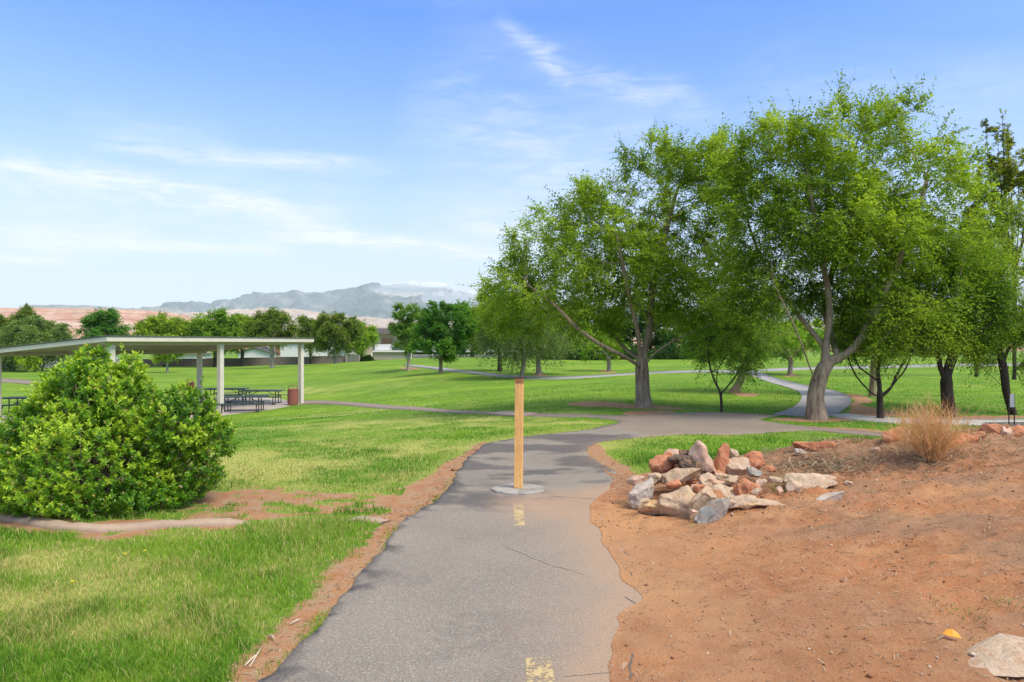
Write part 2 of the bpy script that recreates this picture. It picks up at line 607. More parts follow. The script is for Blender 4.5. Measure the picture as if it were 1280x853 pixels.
def m_asphalt(name='asphalt', base=(0.315, 0.285, 0.24), base2=(0.25, 0.228, 0.197), attr=True):
    m_, k = new_mat(name)
    co = k.n('ShaderNodeTexCoord').outputs['Object']
    n1 = k.noise(co, 0.8, 5, 0.6)
    n2 = k.noise(co, 75, 4, 0.8)
    v = k.n('ShaderNodeTexVoronoi', ins={'Vector': co, 'Scale': 120.0})
    c = k.mix(k.ramp(n1, [(0.35, 0.0), (0.65, 1.0)]), base, base2)
    c = k.mix(k.ramp(n2, [(0.45, 0.0), (0.62, 0.5)]), c, tuple(x * 0.55 for x in base))
    sepc = k.n('ShaderNodeSeparateColor', ins={0: v.outputs['Color']})
    c = k.mix(k.m('MULTIPLY', k.ramp(sepc.outputs[0], [(0.84, 0.0), (0.88, 0.5)]), 1.0), c, (0.48, 0.42, 0.35))
    c = k.mix(k.m('MULTIPLY', k.ramp(sepc.outputs[1], [(0.88, 0.0), (0.9, 0.6)]), 1.0), c, (0.30, 0.20, 0.14))
    if attr:
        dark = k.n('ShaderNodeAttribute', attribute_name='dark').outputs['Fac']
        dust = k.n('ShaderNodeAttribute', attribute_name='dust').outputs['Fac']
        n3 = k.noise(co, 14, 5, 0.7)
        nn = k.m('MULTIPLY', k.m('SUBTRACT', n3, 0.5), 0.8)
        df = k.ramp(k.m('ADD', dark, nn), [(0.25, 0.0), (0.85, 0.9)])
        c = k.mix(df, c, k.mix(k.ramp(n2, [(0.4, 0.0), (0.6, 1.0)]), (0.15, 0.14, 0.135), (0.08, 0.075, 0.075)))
        uf = k.ramp(k.m('ADD', dust, nn), [(0.2, 0.0), (1.0, 0.92)])
        c = k.mix(uf, c, (0.43, 0.30, 0.205))
        c = k.mix(k.ramp(n2, [(0.45, 0.0), (0.62, 0.35)]), c, (0.15, 0.11, 0.085))
    b = k.n('ShaderNodeBsdfPrincipled', ins={'Base Color': c, 'Roughness': 0.88, 'Specular IOR Level': 0.25, 'Normal': bump(k, k.m('ADD', n2, v.outputs['Distance']), 0.5, 0.006)})
    out(k, b.outputs[0])
    return m_


MG, MD, MA = m_ground(), m_dirt(), m_asphalt()
MA2 = m_asphalt('asphalt_bluegrey', (0.36, 0.36, 0.365), (0.30, 0.30, 0.31), False)
MA3 = m_asphalt('asphalt_brownish', (0.32, 0.262, 0.205), (0.255, 0.21, 0.165), True)
M_CONC = simple('concrete', (0.5, 0.47, 0.42), (0.4, 0.37, 0.33), 0.85, 6, 0.3, 0.005, 120)
M_CONC_P = simple('concrete_pink', (0.45, 0.33, 0.235), (0.35, 0.25, 0.18), 0.85, 5, 0.4, 0.008, 60, stain=(0.30, 0.2, 0.14))


# ------------------------------------------------------------------ regions, from photo pixels to ground points
def poly_px(pts):
    return np.array([GP(*p) for p in pts])


def resample(P, step, jit=0.0, seed=0, closed=True, freq=3.0):
    P = np.asarray(P, float)
    Q = np.vstack([P, P[:1]]) if closed else P
    outp = []
    for i in range(len(Q) - 1):
        a, b = Q[i], Q[i + 1]
        st = step * max(1.0, 0.5 * (abs(a[1]) + abs(b[1])) / 8)
        n = max(1, int(np.hypot(*(b - a)) / st))
        for k in range(n):
            outp.append(a + (b - a) * k / n)
    if not closed:
        outp.append(Q[-1])
    R = np.array(outp)
    if jit > 0:
        sc_ = np.maximum(1, R[:, 1] / 10) * jit
        R[:, 0] += (fbm(R[:, 0] * freq, R[:, 1] * freq, seed, 4, 0.6) - 0.5) * 2 * sc_
        R[:, 1] += (fbm(R[:, 0] * freq, R[:, 1] * freq, seed + 50, 4, 0.6) - 0.5) * 2 * sc_
    return R


def smooth_poly(P, it=2, closed=True):
    P = np.asarray(P, float)
    for _ in range(it):
        if closed:
            Q = np.roll(P, -1, 0)
            P = np.stack([P * .75 + Q * .25, P * .25 + Q * .75], 1).reshape(-1, 2)
        else:
            Q = P[1:]
            R = P[:-1]
            P = np.vstack([P[:1], np.stack([R * .75 + Q * .25, R * .25 + Q * .75], 1).reshape(-1, 2), P[-1:]])
    return P


def inpoly(x, y, P):
    x = np.asarray(x, float)
    y = np.asarray(y, float)
    ins = np.zeros(x.shape, bool)
    n = len(P)
    j = n - 1
    for i in range(n):
        xi, yi = P[i]
        xj, yj = P[j]
        if yi != yj:
            c = ((yi > y) != (yj > y)) & (x < (xj - xi) * (y - yi) / (yj - yi) + xi)
            ins ^= c
        j = i
    return ins


def pdist(x, y, P, closed=True):
    """unsigned distance to polygon outline"""
    x = np.asarray(x, float)
    y = np.asarray(y, float)
    d = np.full(x.shape, 1e9)
    n = len(P)
    for i in range(n if closed else n - 1):
        a, b = P[i], P[(i + 1) % n]
        v = b - a
        L = (v ** 2).sum() + 1e-12
        t = np.clip(((x - a[0]) * v[0] + (y - a[1]) * v[1]) / L, 0, 1)
        d = np.minimum(d, np.hypot(x - a[0] - t * v[0], y - a[1] - t * v[1]))
    return d


def sdist(x, y, P):
    """positive inside"""
    d = pdist(x, y, P)
    return np.where(inpoly(x, y, P), d, -d)


PATH_PX = [(255, 1100), (330, 853), (365, 812), (385, 795), (400, 782), (415, 765), (432, 742), (452, 716), (473, 697), (487, 680), (487, 669), (505, 652), (530, 636), (552, 622),
           (566, 606), (570, 593), (580, 578), (594, 565), (606, 556), (640, 549), (690, 543), (735, 538), (760, 534),
           (820, 545), (790, 548), (760, 551), (742, 555), (731, 562), (735, 571), (750, 580), (768, 590), (777, 600), (775, 611), (757, 622), (748, 640), (753, 655),
           (764, 668), (778, 690), (790, 712), (792, 724), (812, 738), (831, 751), (812, 759), (798, 768), (795, 790), (790, 815), (783, 853), (760, 960), (740, 1100)]
CROSS_PX = [(560, 513), (620, 515.5), (700, 518), (745, 518.5), (790, 520), (835, 517.5), (880, 515), (930, 517), (962, 519.5), (985, 519), (952, 523), (948, 526), (975, 530), (1030, 535.5), (1090, 541), (1160, 545.5),
            (1200, 548), (1195, 552), (1125, 549), (1060, 543), (1010, 537.5), (985, 540), (930, 543.5), (870, 543), (830, 544.5), (760, 551), (731, 538), (762, 531.5), (777, 528), (768, 525.5), (740, 522),
            (690, 521.5), (640, 520), (600, 517.5), (560, 516.5)]
CROSSL_PX = [(330, 500.5), (400, 499.5), (450, 503), (500, 507), (560, 513), (600, 514.5), (600, 517.8), (560, 516.8), (500, 512.5), (450, 508), (400, 504), (330, 505)]
CURVE_PX = [(927, 466), (940, 470), (962, 478), (985, 484.5), (998, 489), (1003, 495), (1001, 502), (993, 509), (980, 514), (962, 518.5), (985, 519.5), (1010, 521), (1035, 521.5),
            (1052, 515), (1062, 507), (1066, 500), (1060, 494), (1043, 488), (1015, 483), (990, 478), (968, 472), (948, 465)]
WALK_PX = [(1046, 517), (1100, 522), (1180, 525), (1280, 524), (1420, 523), (1420, 527), (1280, 528), (1215, 529), (1255, 532), (1200, 532), (1100, 528.5), (1035, 521.5)]
WALKD_PX = [(1205, 528.5), (1290, 526), (1420, 525), (1420, 536), (1290, 534), (1258, 532.5)]
FAR_PX = [(505, 455.5), (530, 457.5), (560, 461), (600, 465.5), (650, 470.5), (700, 471.5), (740, 469.5), (800, 465.5), (850, 463.5), (927, 463), (950, 464), (950, 467), (927, 466.5), (850, 466), (800, 468), (740, 472), (700, 474.2),
          (650, 473.5), (600, 468.5), (560, 464), (530, 460), (505, 457.5)]
FARR_PX = [(948, 462), (1000, 459.5), (1060, 458.5), (1140, 456.5), (1280, 454), (1400, 453), (1400, 455.5), (1280, 456.5), (1140, 459), (1060, 461), (1000, 462), (948, 465)]
LEFTP_PX = [(-150, 468), (0, 473), (30, 474.5), (70, 480), (110, 484), (110, 488), (70, 484.5), (30, 479.5), (0, 478), (-150, 473)]
path_P = resample(smooth_poly(poly_px([p if p[1] <= 900 else (p[0], 900) for p in PATH_PX]), 1), 0.05, 0.055, 1, freq=5)
# carry the near end on under and behind the camera
def extend_near(P):
    P = P.copy()
    ymin = P[:, 1].min()
    near = P[:, 1] < ymin + 0.02
    return P, ymin
cross_P = resample(smooth_poly(poly_px(CROSS_PX), 2), 0.12, 0.03, 2)
crossl_P = resample(smooth_poly(poly_px(CROSSL_PX), 2), 0.2, 0.01, 3)
curve_P = resample(smooth_poly(poly_px(CURVE_PX), 2), 0.12, 0.02, 4)
walk_P = resample(smooth_poly(poly_px(WALK_PX), 1), 0.2, 0.0, 5)
walkd_P = resample(smooth_poly(poly_px(WALKD_PX), 1), 0.2, 0.01, 5)
far_P = resample(smooth_poly(poly_px(FAR_PX), 1), 0.3, 0, 6)
farr_P = resample(smooth_poly(poly_px(FARR_PX), 1), 0.3, 0, 6)
leftp_P = resample(smooth_poly(poly_px(LEFTP_PX), 1), 0.3, 0, 6)
# dirt bank on the right; its left edge tucks under nothing: it meets the asphalt edge
redge = [GP(*p) for p in [(731, 566), (750, 580), (768, 590), (777, 600), (775, 611), (757, 622), (748, 640), (753, 655), (764, 668), (778, 690), (790, 712), (792, 724), (812, 738), (831, 751), (812, 759), (798, 768), (795, 790), (790, 815), (783, 853)]]
bank_P = np.array([(-0.15 + a, b) if False else (a - 0.10, b) for a, b in redge] + [(0.35, 2.6), (0.3, 0.6), (14, 0.6), (14, 10.1), (9.5, 9.9), (6.2, 9.5), (4.6, 9.25), (3.4, 9.0), (2.7, 8.75), (2.1, 8.6), (1.7, 8.35), (1.35, 8.25), (1.2, 8.6)])
bank_P = resample(smooth_poly(bank_P, 1), 0.07, 0.07, 11, freq=3.2)

BARE = [  # bare soil patches in the lawn
    (poly_px([(262, 900), (275, 853), (330, 800), (368, 765), (383, 742), (408, 708), (436, 692), (450, 668), (470, 652), (462, 642), (430, 640), (380, 645), (330, 650), (260, 652), (225, 650), (235, 625), (262, 612), (330, 609), (380, 613),
              (440, 617), (500, 610), (540, 594), (566, 572), (590, 559), (604, 552), (615, 556), (590, 575), (575, 600), (556, 625), (520, 645), (490, 670), (490, 690), (440, 740), (390, 800), (345, 860), (330, 900)]), 0.11),
    (poly_px([(-200, 672), (0, 662), (60, 667), (110, 677), (170, 674), (215, 666), (300, 662), (300, 655), (230, 650), (160, 652), (100, 652), (60, 645), (0, 640), (-200, 645)]), 0.06),
    (poly_px([(722, 570), (733, 556), (745, 552), (755, 560), (765, 575), (800, 590), (790, 605), (775, 600)]), 0.06),
    (poly_px([(868, 538), (885, 536.5), (930, 536), (950, 539), (940, 543.5), (880, 544.5), (862, 542)]), 0.04),
    (poly_px([(765, 517.5), (790, 513.5), (840, 513.5), (850, 517), (830, 519), (790, 521)]), 0.04),
    (poly_px([(705, 504.5), (735, 501), (790, 506), (850, 509), (860, 513), (820, 512.5), (760, 509.5), (720, 508)]), 0.04),
    (poly_px([(960, 522.5), (1010, 521.5), (1060, 523.5), (1070, 527), (1000, 528), (965, 526)]), 0.04),
    (poly_px([(985, 531), (1040, 534), (1120, 540), (1180, 544), (1140, 545), (1060, 541), (1000, 536)]), 0.03),
    (poly_px([(1048, 492), (1075, 493), (1095, 501), (1075, 505), (1095, 512), (1150, 519), (1110, 522), (1055, 517), (1066, 507), (1068, 498)]), 0.04),
    (poly_px([(1150, 519), (1215, 520), (1290, 519), (1290, 524), (1200, 524), (1150, 522)]), 0.03),
    (poly_px([(915, 490), (930, 491), (952, 493), (945, 496), (925, 496)]), 0.02),
    (poly_px([(495, 460), (510, 459), (530, 461), (512, 463)]), 0.02),
    (poly_px([(5, 463), (18, 462), (24, 465), (12, 466.5)]), 0.02),
    (poly_px([(975, 469), (990, 468), (1000, 470), (985, 472)]), 0.02),
    (poly_px([(745, 464), (761, 463), (775, 465), (760, 466.5)]), 0.02),
    (poly_px([(663, 468), (674, 467), (686, 469), (676, 471)]), 0.02),
]
BARE = [(smooth_poly(p, 1), q) for p, q in BARE]


def bare_f(x, y):
    x = np.asarray(x, float)
    y = np.asarray(y, float)
    s = np.maximum(1, y / 7.0)
    wx = x + (fbm(x * 4 / s ** .5, y * 4 / s ** .5, 21, 4, 0.6) - .5) * 0.30
    wy = y + (fbm(x * 4 / s ** .5, y * 4 / s ** .5, 77, 4, 0.6) - .5) * 0.30 * s ** .5
    r = np.zeros(x.shape)
    for P, soft in BARE:
        lo, hi = P.min(0) - 1, P.max(0) + 1
        mk = (wx > lo[0]) & (wx < hi[0]) & (wy > lo[1]) & (wy < hi[1])
        if mk.any():
            r[mk] = np.maximum(r[mk], sstep(-soft * 2, soft * 2, sdist(wx[mk], wy[mk], P)))
    tuft = sstep(.54, .66, fbm(x * 3.1, y * 4.5, 23, 4, .6)) * (x < -1.2) * (y > 5.5) * (y < 9.5)
    r = r * (1 - .8 * tuft)
    return r


dryc = GP(60, 760)
DRYPX = [((60, 755), 1.0, 0.75, 0.6), ((20, 700), .7, .3, .5), ((300, 585), 1.6, 1.3, 0.75), ((130, 600), 2.5, 2, .6), ((420, 560), 1.8, 1.2, 0.6), ((470, 530), 3, 2.0, 0.6), ((420, 518), 3.0, 1.8, .5), ((560, 528), 2, 1.0, 0.55), ((640, 560), 1, 1, .3), ((350, 490), 9, 5, .45), ((720, 555), .6, .5, .8), ((700, 530), 1.5, .6, .6)]
DRYC = [(*GP(*a_), rx, ry, am) for a_, rx, ry, am in DRYPX]


def dry_f(x, y):
    n_ = fbm(x * 1.3, y * 1.3, 31, 5, 0.6)
    r = np.zeros(np.shape(x))
    for cx, cy, rx, ry, am in DRYC:
        r = r + am * np.exp(-((x - cx) / rx) ** 2 - ((y - cy) / ry) ** 2)
    r = r * 1.2 * (0.25 + 1.4 * sstep(.3, .7, n_)) + sstep(0.54, 0.68, n_) * 0.25
    d = np.zeros(np.shape(x))
    d = np.exp(-(np.maximum(0, pdist(x, y, path_P[::6])) / 0.45) ** 2) * 0.5 if np.size(x) < 600000 else d
    return np.clip(r + d * (y > 7.5), 0, 1)


# ------------------------------------------------------------------ ground sheet
def growing(start, step, g, end):
    v = [start]
    s = step
    while v[-1] < end:
        v.append(v[-1] + s)
        s *= g
    return v


xp = growing(0, 0.055, 1.0, 5.5) + growing(5.6, 0.07, 1.035, 13000)
xs_ = np.array(sorted([-a for a in xp if a > 0] + xp))
yp = np.array([-400, -100, -30, -10, -3, -1, 0.3, 1.2, 1.8] + growing(2.2, 0.05, 1.0, 9.5) + growing(9.56, 0.06, 1.022, 13000))
GX, GY = np.meshgrid(xs_, yp)
gx, gy = GX.ravel(), GY.ravel()
gz = tz(gx, gy)
under = np.zeros(len(gx))
for P_ in (path_P, cross_P, crossl_P, curve_P, walk_P, walkd_P, far_P, farr_P, leftp_P, bank_P):
    lo, hi = P_.min(0), P_.max(0)
    mk = (gx > lo[0]) & (gx < hi[0]) & (gy > lo[1]) & (gy < hi[1])
    if mk.any():
        sd_ = sdist(gx[mk], gy[mk], P_)
        under[mk] = np.maximum(under[mk], sstep(0.0, 0.10, sd_ - 0.02) * (0.05 + 0.002 * gy[mk]))
gz = gz - under
gmask = (gy > 2) & (gy < 90) & (np.abs(gx) < 60)
bare = np.zeros(len(gx))
bare[gmask] = bare_f(gx[gmask], gy[gmask])
dry = np.zeros(len(gx))
dm = (gy > 2) & (gy < 120)
dry[dm] = dry_f(gx[dm], gy[dm])
nx = len(xs_)
idx = np.arange(len(gx)).reshape(GX.shape)
fc = np.stack([idx[:-1, :-1].ravel(), idx[:-1, 1:].ravel(), idx[1:, 1:].ravel(), idx[1:, :-1].ravel()], 1)
ground = mesh_np('ground', np.stack([gx, gy, gz], 1), fc, MG, attrs={'bare': bare, 'dry': dry, 'far': sstep(10, 40, gy)}, smooth=True)
tag(ground, 'rolling green park lawn with worn bare patches', 'lawn', kind='structure')


def sheet(name, P, mat, lift=0.006, step=0.3, label=None, cat=None, attrf=None, zf=None, skirt=0.06, adapt=True, kind='structure', parent=None, relief=None):
    """a thin sheet over the terrain inside polygon P (delaunay filled), with a skirt down its edge"""
    lo, hi = P.min(0), P.max(0)
    pts = []
    y = lo[1]
    while y < hi[1]:
        st = step * (max(1.0, y / 9.0) ** 1.3 if adapt else 1)
        n_ = max(1, int((hi[0] - lo[0]) / st))
        xs2 = lo[0] + (np.arange(n_) + rng.uniform(0.2, 0.8)) * st
        pts.append(np.stack([xs2, np.full(n_, y)], 1))
        y += st
    G_ = np.vstack(pts)
    G_ = G_ + rng.uniform(-.12, .12, G_.shape) * step
    s_ = sdist(G_[:, 0], G_[:, 1], P)
    G_ = G_[s_ > step * 0.25]
    allp = [Vector((float(a), float(b))) for a, b in np.vstack([P, G_])]
    nb = len(P)
    r = delaunay_2d_cdt(allp, [(i, (i + 1) % nb) for i in range(nb)], [list(range(nb))], 1, 1e-6)
    V2 = np.array([(v.x, v.y) for v in r[0]])
    Fc = np.array([f for f in r[2] if len(f) == 3], np.int32)
    z = tz(V2[:, 0], V2[:, 1])
    if relief is not None:
        z = z + relief(V2[:, 0], V2[:, 1])
    V = np.column_stack([V2, z + lift])
    # boundary edges -> skirt
    e = np.sort(np.concatenate([Fc[:, [0, 1]], Fc[:, [1, 2]], Fc[:, [2, 0]]]), 1)
    u_, c_ = np.unique(e, axis=0, return_counts=True)
    be = u_[c_ == 1]
    nv = len(V)
    bv = np.unique(be)
    mp = -np.ones(nv, int)
    mp[bv] = nv + np.arange(len(bv))
    Vs = V[bv] - np.array([0, 0, skirt])
    q = np.stack([be[:, 0], be[:, 1], mp[be[:, 1]], mp[be[:, 0]]], 1)
    V = np.vstack([V, Vs])
    at = {}
    if attrf:
        at = {k: v for k, v in attrf(V[:, 0], V[:, 1]).items()}
    o = mesh_np(name, V, [Fc, q], mat, parent, attrs=at, smooth=True)
    if label:
        tag(o, label, cat, kind=kind)
    return o


POSTXY = GP(648, 614)
dkpts = [GP(*p) for p in [(570, 590), (640, 560), (700, 560), (750, 585), (735, 600), (690, 600), (640, 640), (600, 660)]]


def path_attr(x, y):
    n_ = fbm(x * 2.2, y * 2.2, 41, 5, 0.6)
    n2 = fbm(x * 0.9, y * 1.5, 45, 4, 0.55)
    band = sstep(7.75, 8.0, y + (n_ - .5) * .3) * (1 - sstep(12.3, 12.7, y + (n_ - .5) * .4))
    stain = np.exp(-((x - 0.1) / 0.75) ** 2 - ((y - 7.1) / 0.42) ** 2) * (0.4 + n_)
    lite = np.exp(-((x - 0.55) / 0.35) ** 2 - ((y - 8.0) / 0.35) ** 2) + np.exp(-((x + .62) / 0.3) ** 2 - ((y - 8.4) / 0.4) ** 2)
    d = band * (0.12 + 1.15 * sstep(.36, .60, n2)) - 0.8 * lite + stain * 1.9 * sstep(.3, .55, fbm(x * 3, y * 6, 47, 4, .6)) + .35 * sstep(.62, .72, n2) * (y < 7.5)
    edge = pdist(x, y, path_P[::3])
    lefte = np.exp(-(edge / 0.14) ** 2) * (x < 0) * (n_ > 0.42) * 1.1
    d = d + lefte
    dust = np.clip((x + 0.35) / 1.3, 0, 1) * (1 - sstep(7.4, 8.2, y)) * 0.95 + np.exp(-(edge / 0.24) ** 2) * (x > 0) * np.where(y < 7.6, 1.0, .35)
    dust = dust + np.exp(-((x - 0.3) / 0.7) ** 2 - ((y - 6.9) / 0.5) ** 2) * 0.6
    return {'dark': np.clip(d, 0, 1), 'dust': np.clip(dust * (0.45 + n_), 0, 1)}


def cross_attr(x, y):
    n_ = fbm(x * 0.6, y * 1.6, 48, 5, 0.6)
    rt = sstep(6.3, 7.2, x)
    return {'dark': np.clip(rt * 0.9 + sstep(.55, .7, n_) * .5, 0, 1), 'dust': np.clip(sstep(.4, .7, n_) * 0.5 * (1 - rt), 0, 1)}


near_end = path_P[:, 1].min()
Pn = path_P.copy()
k_ = np.argsort(Pn[:, 1])[:1]
sel = Pn[:, 1] < near_end + 0.15
Pn[sel, 1] = near_end - 1.6 + (Pn[sel, 1] - near_end)
path = sheet('footpath', Pn, MA, 0.012, 0.09, 'worn grey asphalt footpath leading straight to the post', 'path', attrf=path_attr)
sheet('cross_path', cross_P, MA3, 0.009, 0.2, 'brownish asphalt path crossing behind the post', 'path', attrf=cross_attr)
sheet('narrow_path', crossl_P, MA3, 0.006, 0.5, 'thin asphalt path running to the picnic shelter', 'path', attrf=lambda x, y: {'dark': x * 0, 'dust': x * 0})
sheet('curved_path', curve_P, MA2, 0.005, 0.3, 'blue-grey asphalt path curving up behind the big trees', 'path')
sheet('sidewalk', walk_P, M_CONC, 0.015, 0.4, 'pale concrete walk passing behind the right-hand trees', 'sidewalk')
sheet('dark_path', walkd_P, MA, 0.011, 0.4, 'dark asphalt strip beside the concrete walk', 'path', attrf=lambda x, y: {'dark': x * 0 + .9, 'dust': x * 0})
sheet('far_path', far_P, MA2, 0.02, 0.8, 'thin distant path winding through the lawn', 'path')
sheet('far_path', farr_P, MA2, 0.02, 0.8, 'thin distant path across the far right lawn', 'path')
sheet('left_path', leftp_P, MA3, 0.02, 0.8, 'path behind the picnic shelter on the far left', 'path', attrf=lambda x, y: {'dark': x * 0, 'dust': x * 0})


def bank_relief(x, y):
    e = sstep(0.0, 0.35, sdist(x, y, bank_P))
    r = (fbm(x * 2.2, y * 3.0, 60, 4, 0.6) - 0.5) * 0.13 + (fbm(x * 9, y * 11, 66, 4, 0.7) - 0.5) * 0.085
    rough = sstep(3.0, 4.2, x) * sstep(6.6, 7.6, y) + np.exp(-((x - 2.6) / .9) ** 2 - ((y - 7.6) / .8) ** 2)
    r = r + np.clip(rough, 0, 1) * ((fbm(x * 4, y * 4, 70, 4, 0.6) - 0.45) * 0.16 + (fbm(x * 17, y * 17, 71, 2, .6) - .5) * 0.05)
    smooth_ = 1 - 0.65 * np.exp(-((x - 1.5) / .8) ** 2 - ((y - 4.5) / 2.0) ** 2)
    return r * e * smooth_ + 0.0 * x


def bank_attr(x, y):
    n_ = fbm(x * 1.1, y * 2.2, 90, 5, 0.6)
    far_ = sstep(1.7, 3.2, x)
    pl = np.exp(-(pdist(x, y, path_P[::4]) / .9) ** 2) * (y < 7) * sstep(.25, .6, fbm(x * 1.8, y * .9, 93, 4)) + .7 * sstep(.55, .7, fbm(x * 1.2, y * 2.6, 95, 4, .6))
    return {'pale': np.clip(pl, 0, 1), 'litter': np.clip((0.25 + 0.9 * far_) * sstep(0.35, 0.65, n_) + 0.6 * sstep(6.8, 8.0, y), 0, 1)}


bank = sheet('dirt_bank', bank_P, MD, 0.0145, 0.045, 'bare red dirt bank rising to the right of the footpath', 'dirt', attrf=bank_attr, skirt=0.06, adapt=False, relief=bank_relief)


def surf_z(x, y):
    """height of the dirt bank or lawn surface"""
    x_, y_ = np.atleast_1d(np.asarray(x, float)), np.atleast_1d(np.asarray(y, float))
    z = tz(x_, y_)
    s_ = inpoly(x_, y_, bank_P)
    z = np.where(s_, z + bank_relief(x_, y_) + 0.0145, z)
    return z


def sz(x, y):
    return float(surf_z(x, y)[0])


# cracks and paint on the footpath (thin ribbons over the asphalt)
M_CRACK = simple('crack_fill', (0.12, 0.10, 0.085), (0.17, 0.14, 0.11), 0.95, 20)


def ribbon(name, pxs, width, mat, parent, lift=0.0135, jit=0.02, seed=5):
    P = np.array([GP(*p) for p in pxs])
    R = resample(P, 0.035, 0, 0, closed=False)
    R[:, 0] += (fbm(R[:, 0] * 9, R[:, 1] * 9, seed, 3, .6) - .5) * 2 * jit
    R[:, 1] += (fbm(R[:, 0] * 9, R[:, 1] * 9, seed + 9, 3, .6) - .5) * 2 * jit
    T = np.gradient(R, axis=0)
    T /= np.linalg.norm(T, axis=1)[:, None] + 1e-9
    N = np.stack([-T[:, 1], T[:, 0]], 1)
    ww = width * (0.25 + 1.3 * fbm(R[:, 0] * 14, R[:, 1] * 14, seed + 3, 2))[:, None]
    ww[0] = ww[-1] = 0.001
    L_, R_ = R + N * ww / 2, R - N * ww / 2
    V2 = np.vstack([L_, R_])
    V = np.column_stack([V2, tz(V2[:, 0], V2[:, 1]) + lift])
    n_ = len(R)
    q = np.stack([np.arange(n_ - 1), np.arange(1, n_), n_ + np.arange(1, n_), n_ + np.arange(n_ - 1)], 1)
    return mesh_np(name, V, q, mat, parent)


for i, (pxs, wd) in enumerate([([(560, 616), (590, 615), (615, 617)], 0.03), ([(690, 622), (720, 624), (765, 627)], 0.035), ([(572, 590), (620, 592), (660, 591), (700, 594)], 0.02),
                               ([(598, 566), (640, 565), (690, 564), (728, 566)], 0.03), ([(628, 684), (650, 693), (680, 706), (715, 716), (733, 722)], 0.012),
                               ([(786, 853), (790, 820), (793, 790), (797, 768), (792, 757), (780, 748)], 0.03), ([(798, 768), (812, 759), (826, 755)], 0.02),
                               ([(700, 850), (740, 846), (770, 842)], 0.01), ([(500, 652), (470, 700), (455, 716)], 0.012), 
                               ([(781, 690), (784, 708), (790, 722), (800, 735)], .025), ([(600, 556), (650, 552), (720, 548), (775, 546)], .03)]):
    ribbon('crack', pxs, wd * 0.4, M_CRACK, path, seed=5 + i * 3)
m_, k = new_mat('worn_yellow_paint')
co = k.n('ShaderNodeTexCoord').outputs['Object']
nn = k.noise(co, 45, 5, 0.75)
nb = k.noise(co, 7, 3, 0.6)
f_ = k.ramp(k.m('ADD', nn, k.m('MULTIPLY', k.m('SUBTRACT', nb, 0.5), 0.5)), [(0.43, 0.0), (0.52, .95)])
pb = k.n('ShaderNodeBsdfPrincipled', ins={'Base Color': k.mix(k.noise(co, 160, 2, .6), (0.62, 0.45, 0.19), (0.50, 0.40, 0.24)), 'Roughness': 0.8})
tr = k.n('ShaderNodeBsdfTransparent')
out(k, k.n('ShaderNodeMixShader', ins={0: f_, 1: tr.outputs[0], 2: pb.outputs[0]}).outputs[0])
M_PAINT = m_
for pl in ([(642, 633), (654, 633), (656, 659), (643, 659)], [(657, 826), (689, 825), (697, 880), (659, 880)]):
    q = np.array([GP(*p) for p in pl])
    V = np.column_stack([q, tz(q[:, 0], q[:, 1]) + 0.014])
    mesh_np('painted_dash', V, np.array([[0, 1, 2, 3]]), M_PAINT, path)

# ------------------------------------------------------------------ far land
def ridge(name, prof, Yc, depth, mat, label, cat, noise_amp, seed, z0=-30, cliff=False, nxn=360, nd=60, fr=1.0, x_ext=(-560, 1840)):
    px = np.linspace(x_ext[0], x_ext[1], nxn)
    pr = np.interp(px, [p[0] for p in prof], [p[1] for p in prof])
    H = EYE + (HOR - pr) / F * Yc - z0
    t = np.linspace(0, 1, nd)
    X = (px - 640) / F * Yc
    XX, TT = np.meshgrid(X, t)
    YY = Yc - depth * 0.6 + depth * TT
    HH = np.broadcast_to(H, XX.shape)
    if cliff:
        w1 = fbm(XX / (Yc * 0.03), TT * 3, seed, 4, .6)
        tt = TT + (w1 - .5) * 0.25
        shp = 0.42 * sstep(0.0, 0.30, tt) + 0.26 * sstep(0.30, 0.36, tt) + 0.12 * sstep(.36, .48, tt) + 0.2 * sstep(0.48, 0.54, tt)
        shp = shp * (1 - 0.35 * sstep(.8, 1, TT))
        z = z0 + HH * shp + (fbm(XX / (Yc * .01), YY / (Yc * .01), seed + 9, 4, .6) - .5) * noise_amp * 0.3 * sstep(0, .2, TT)
    else:
        shp = np.where(TT < 0.6, sstep(-0.15, 0.6, TT) ** 1.1, 1 - 0.6 * sstep(0.6, 1.1, TT))
        s_ = Yc * 0.03 / fr
        a = fbm(XX / s_, YY / s_, seed, 6, 0.55)
        rg = 1 - np.abs(2 * a - 1) * 2.0
        e = sstep(0, .25, TT) * (1 - 0.85 * np.exp(-((TT - 0.6) / 0.05) ** 2))
        z = z0 + HH * np.clip(shp, 0, 1) + (rg - 0.75) * noise_amp * e
    V = np.stack([XX.ravel(), YY.ravel(), z.ravel()], 1)
    ii = np.arange(V.shape[0]).reshape(XX.shape)
    q = np.stack([ii[:-1, :-1].ravel(), ii[:-1, 1:].ravel(), ii[1:, 1:].ravel(), ii[1:, :-1].ravel()], 1)
    o = mesh_np(name, V, q, mat, smooth=True)
    return tag(o, label, cat, kind='structure')


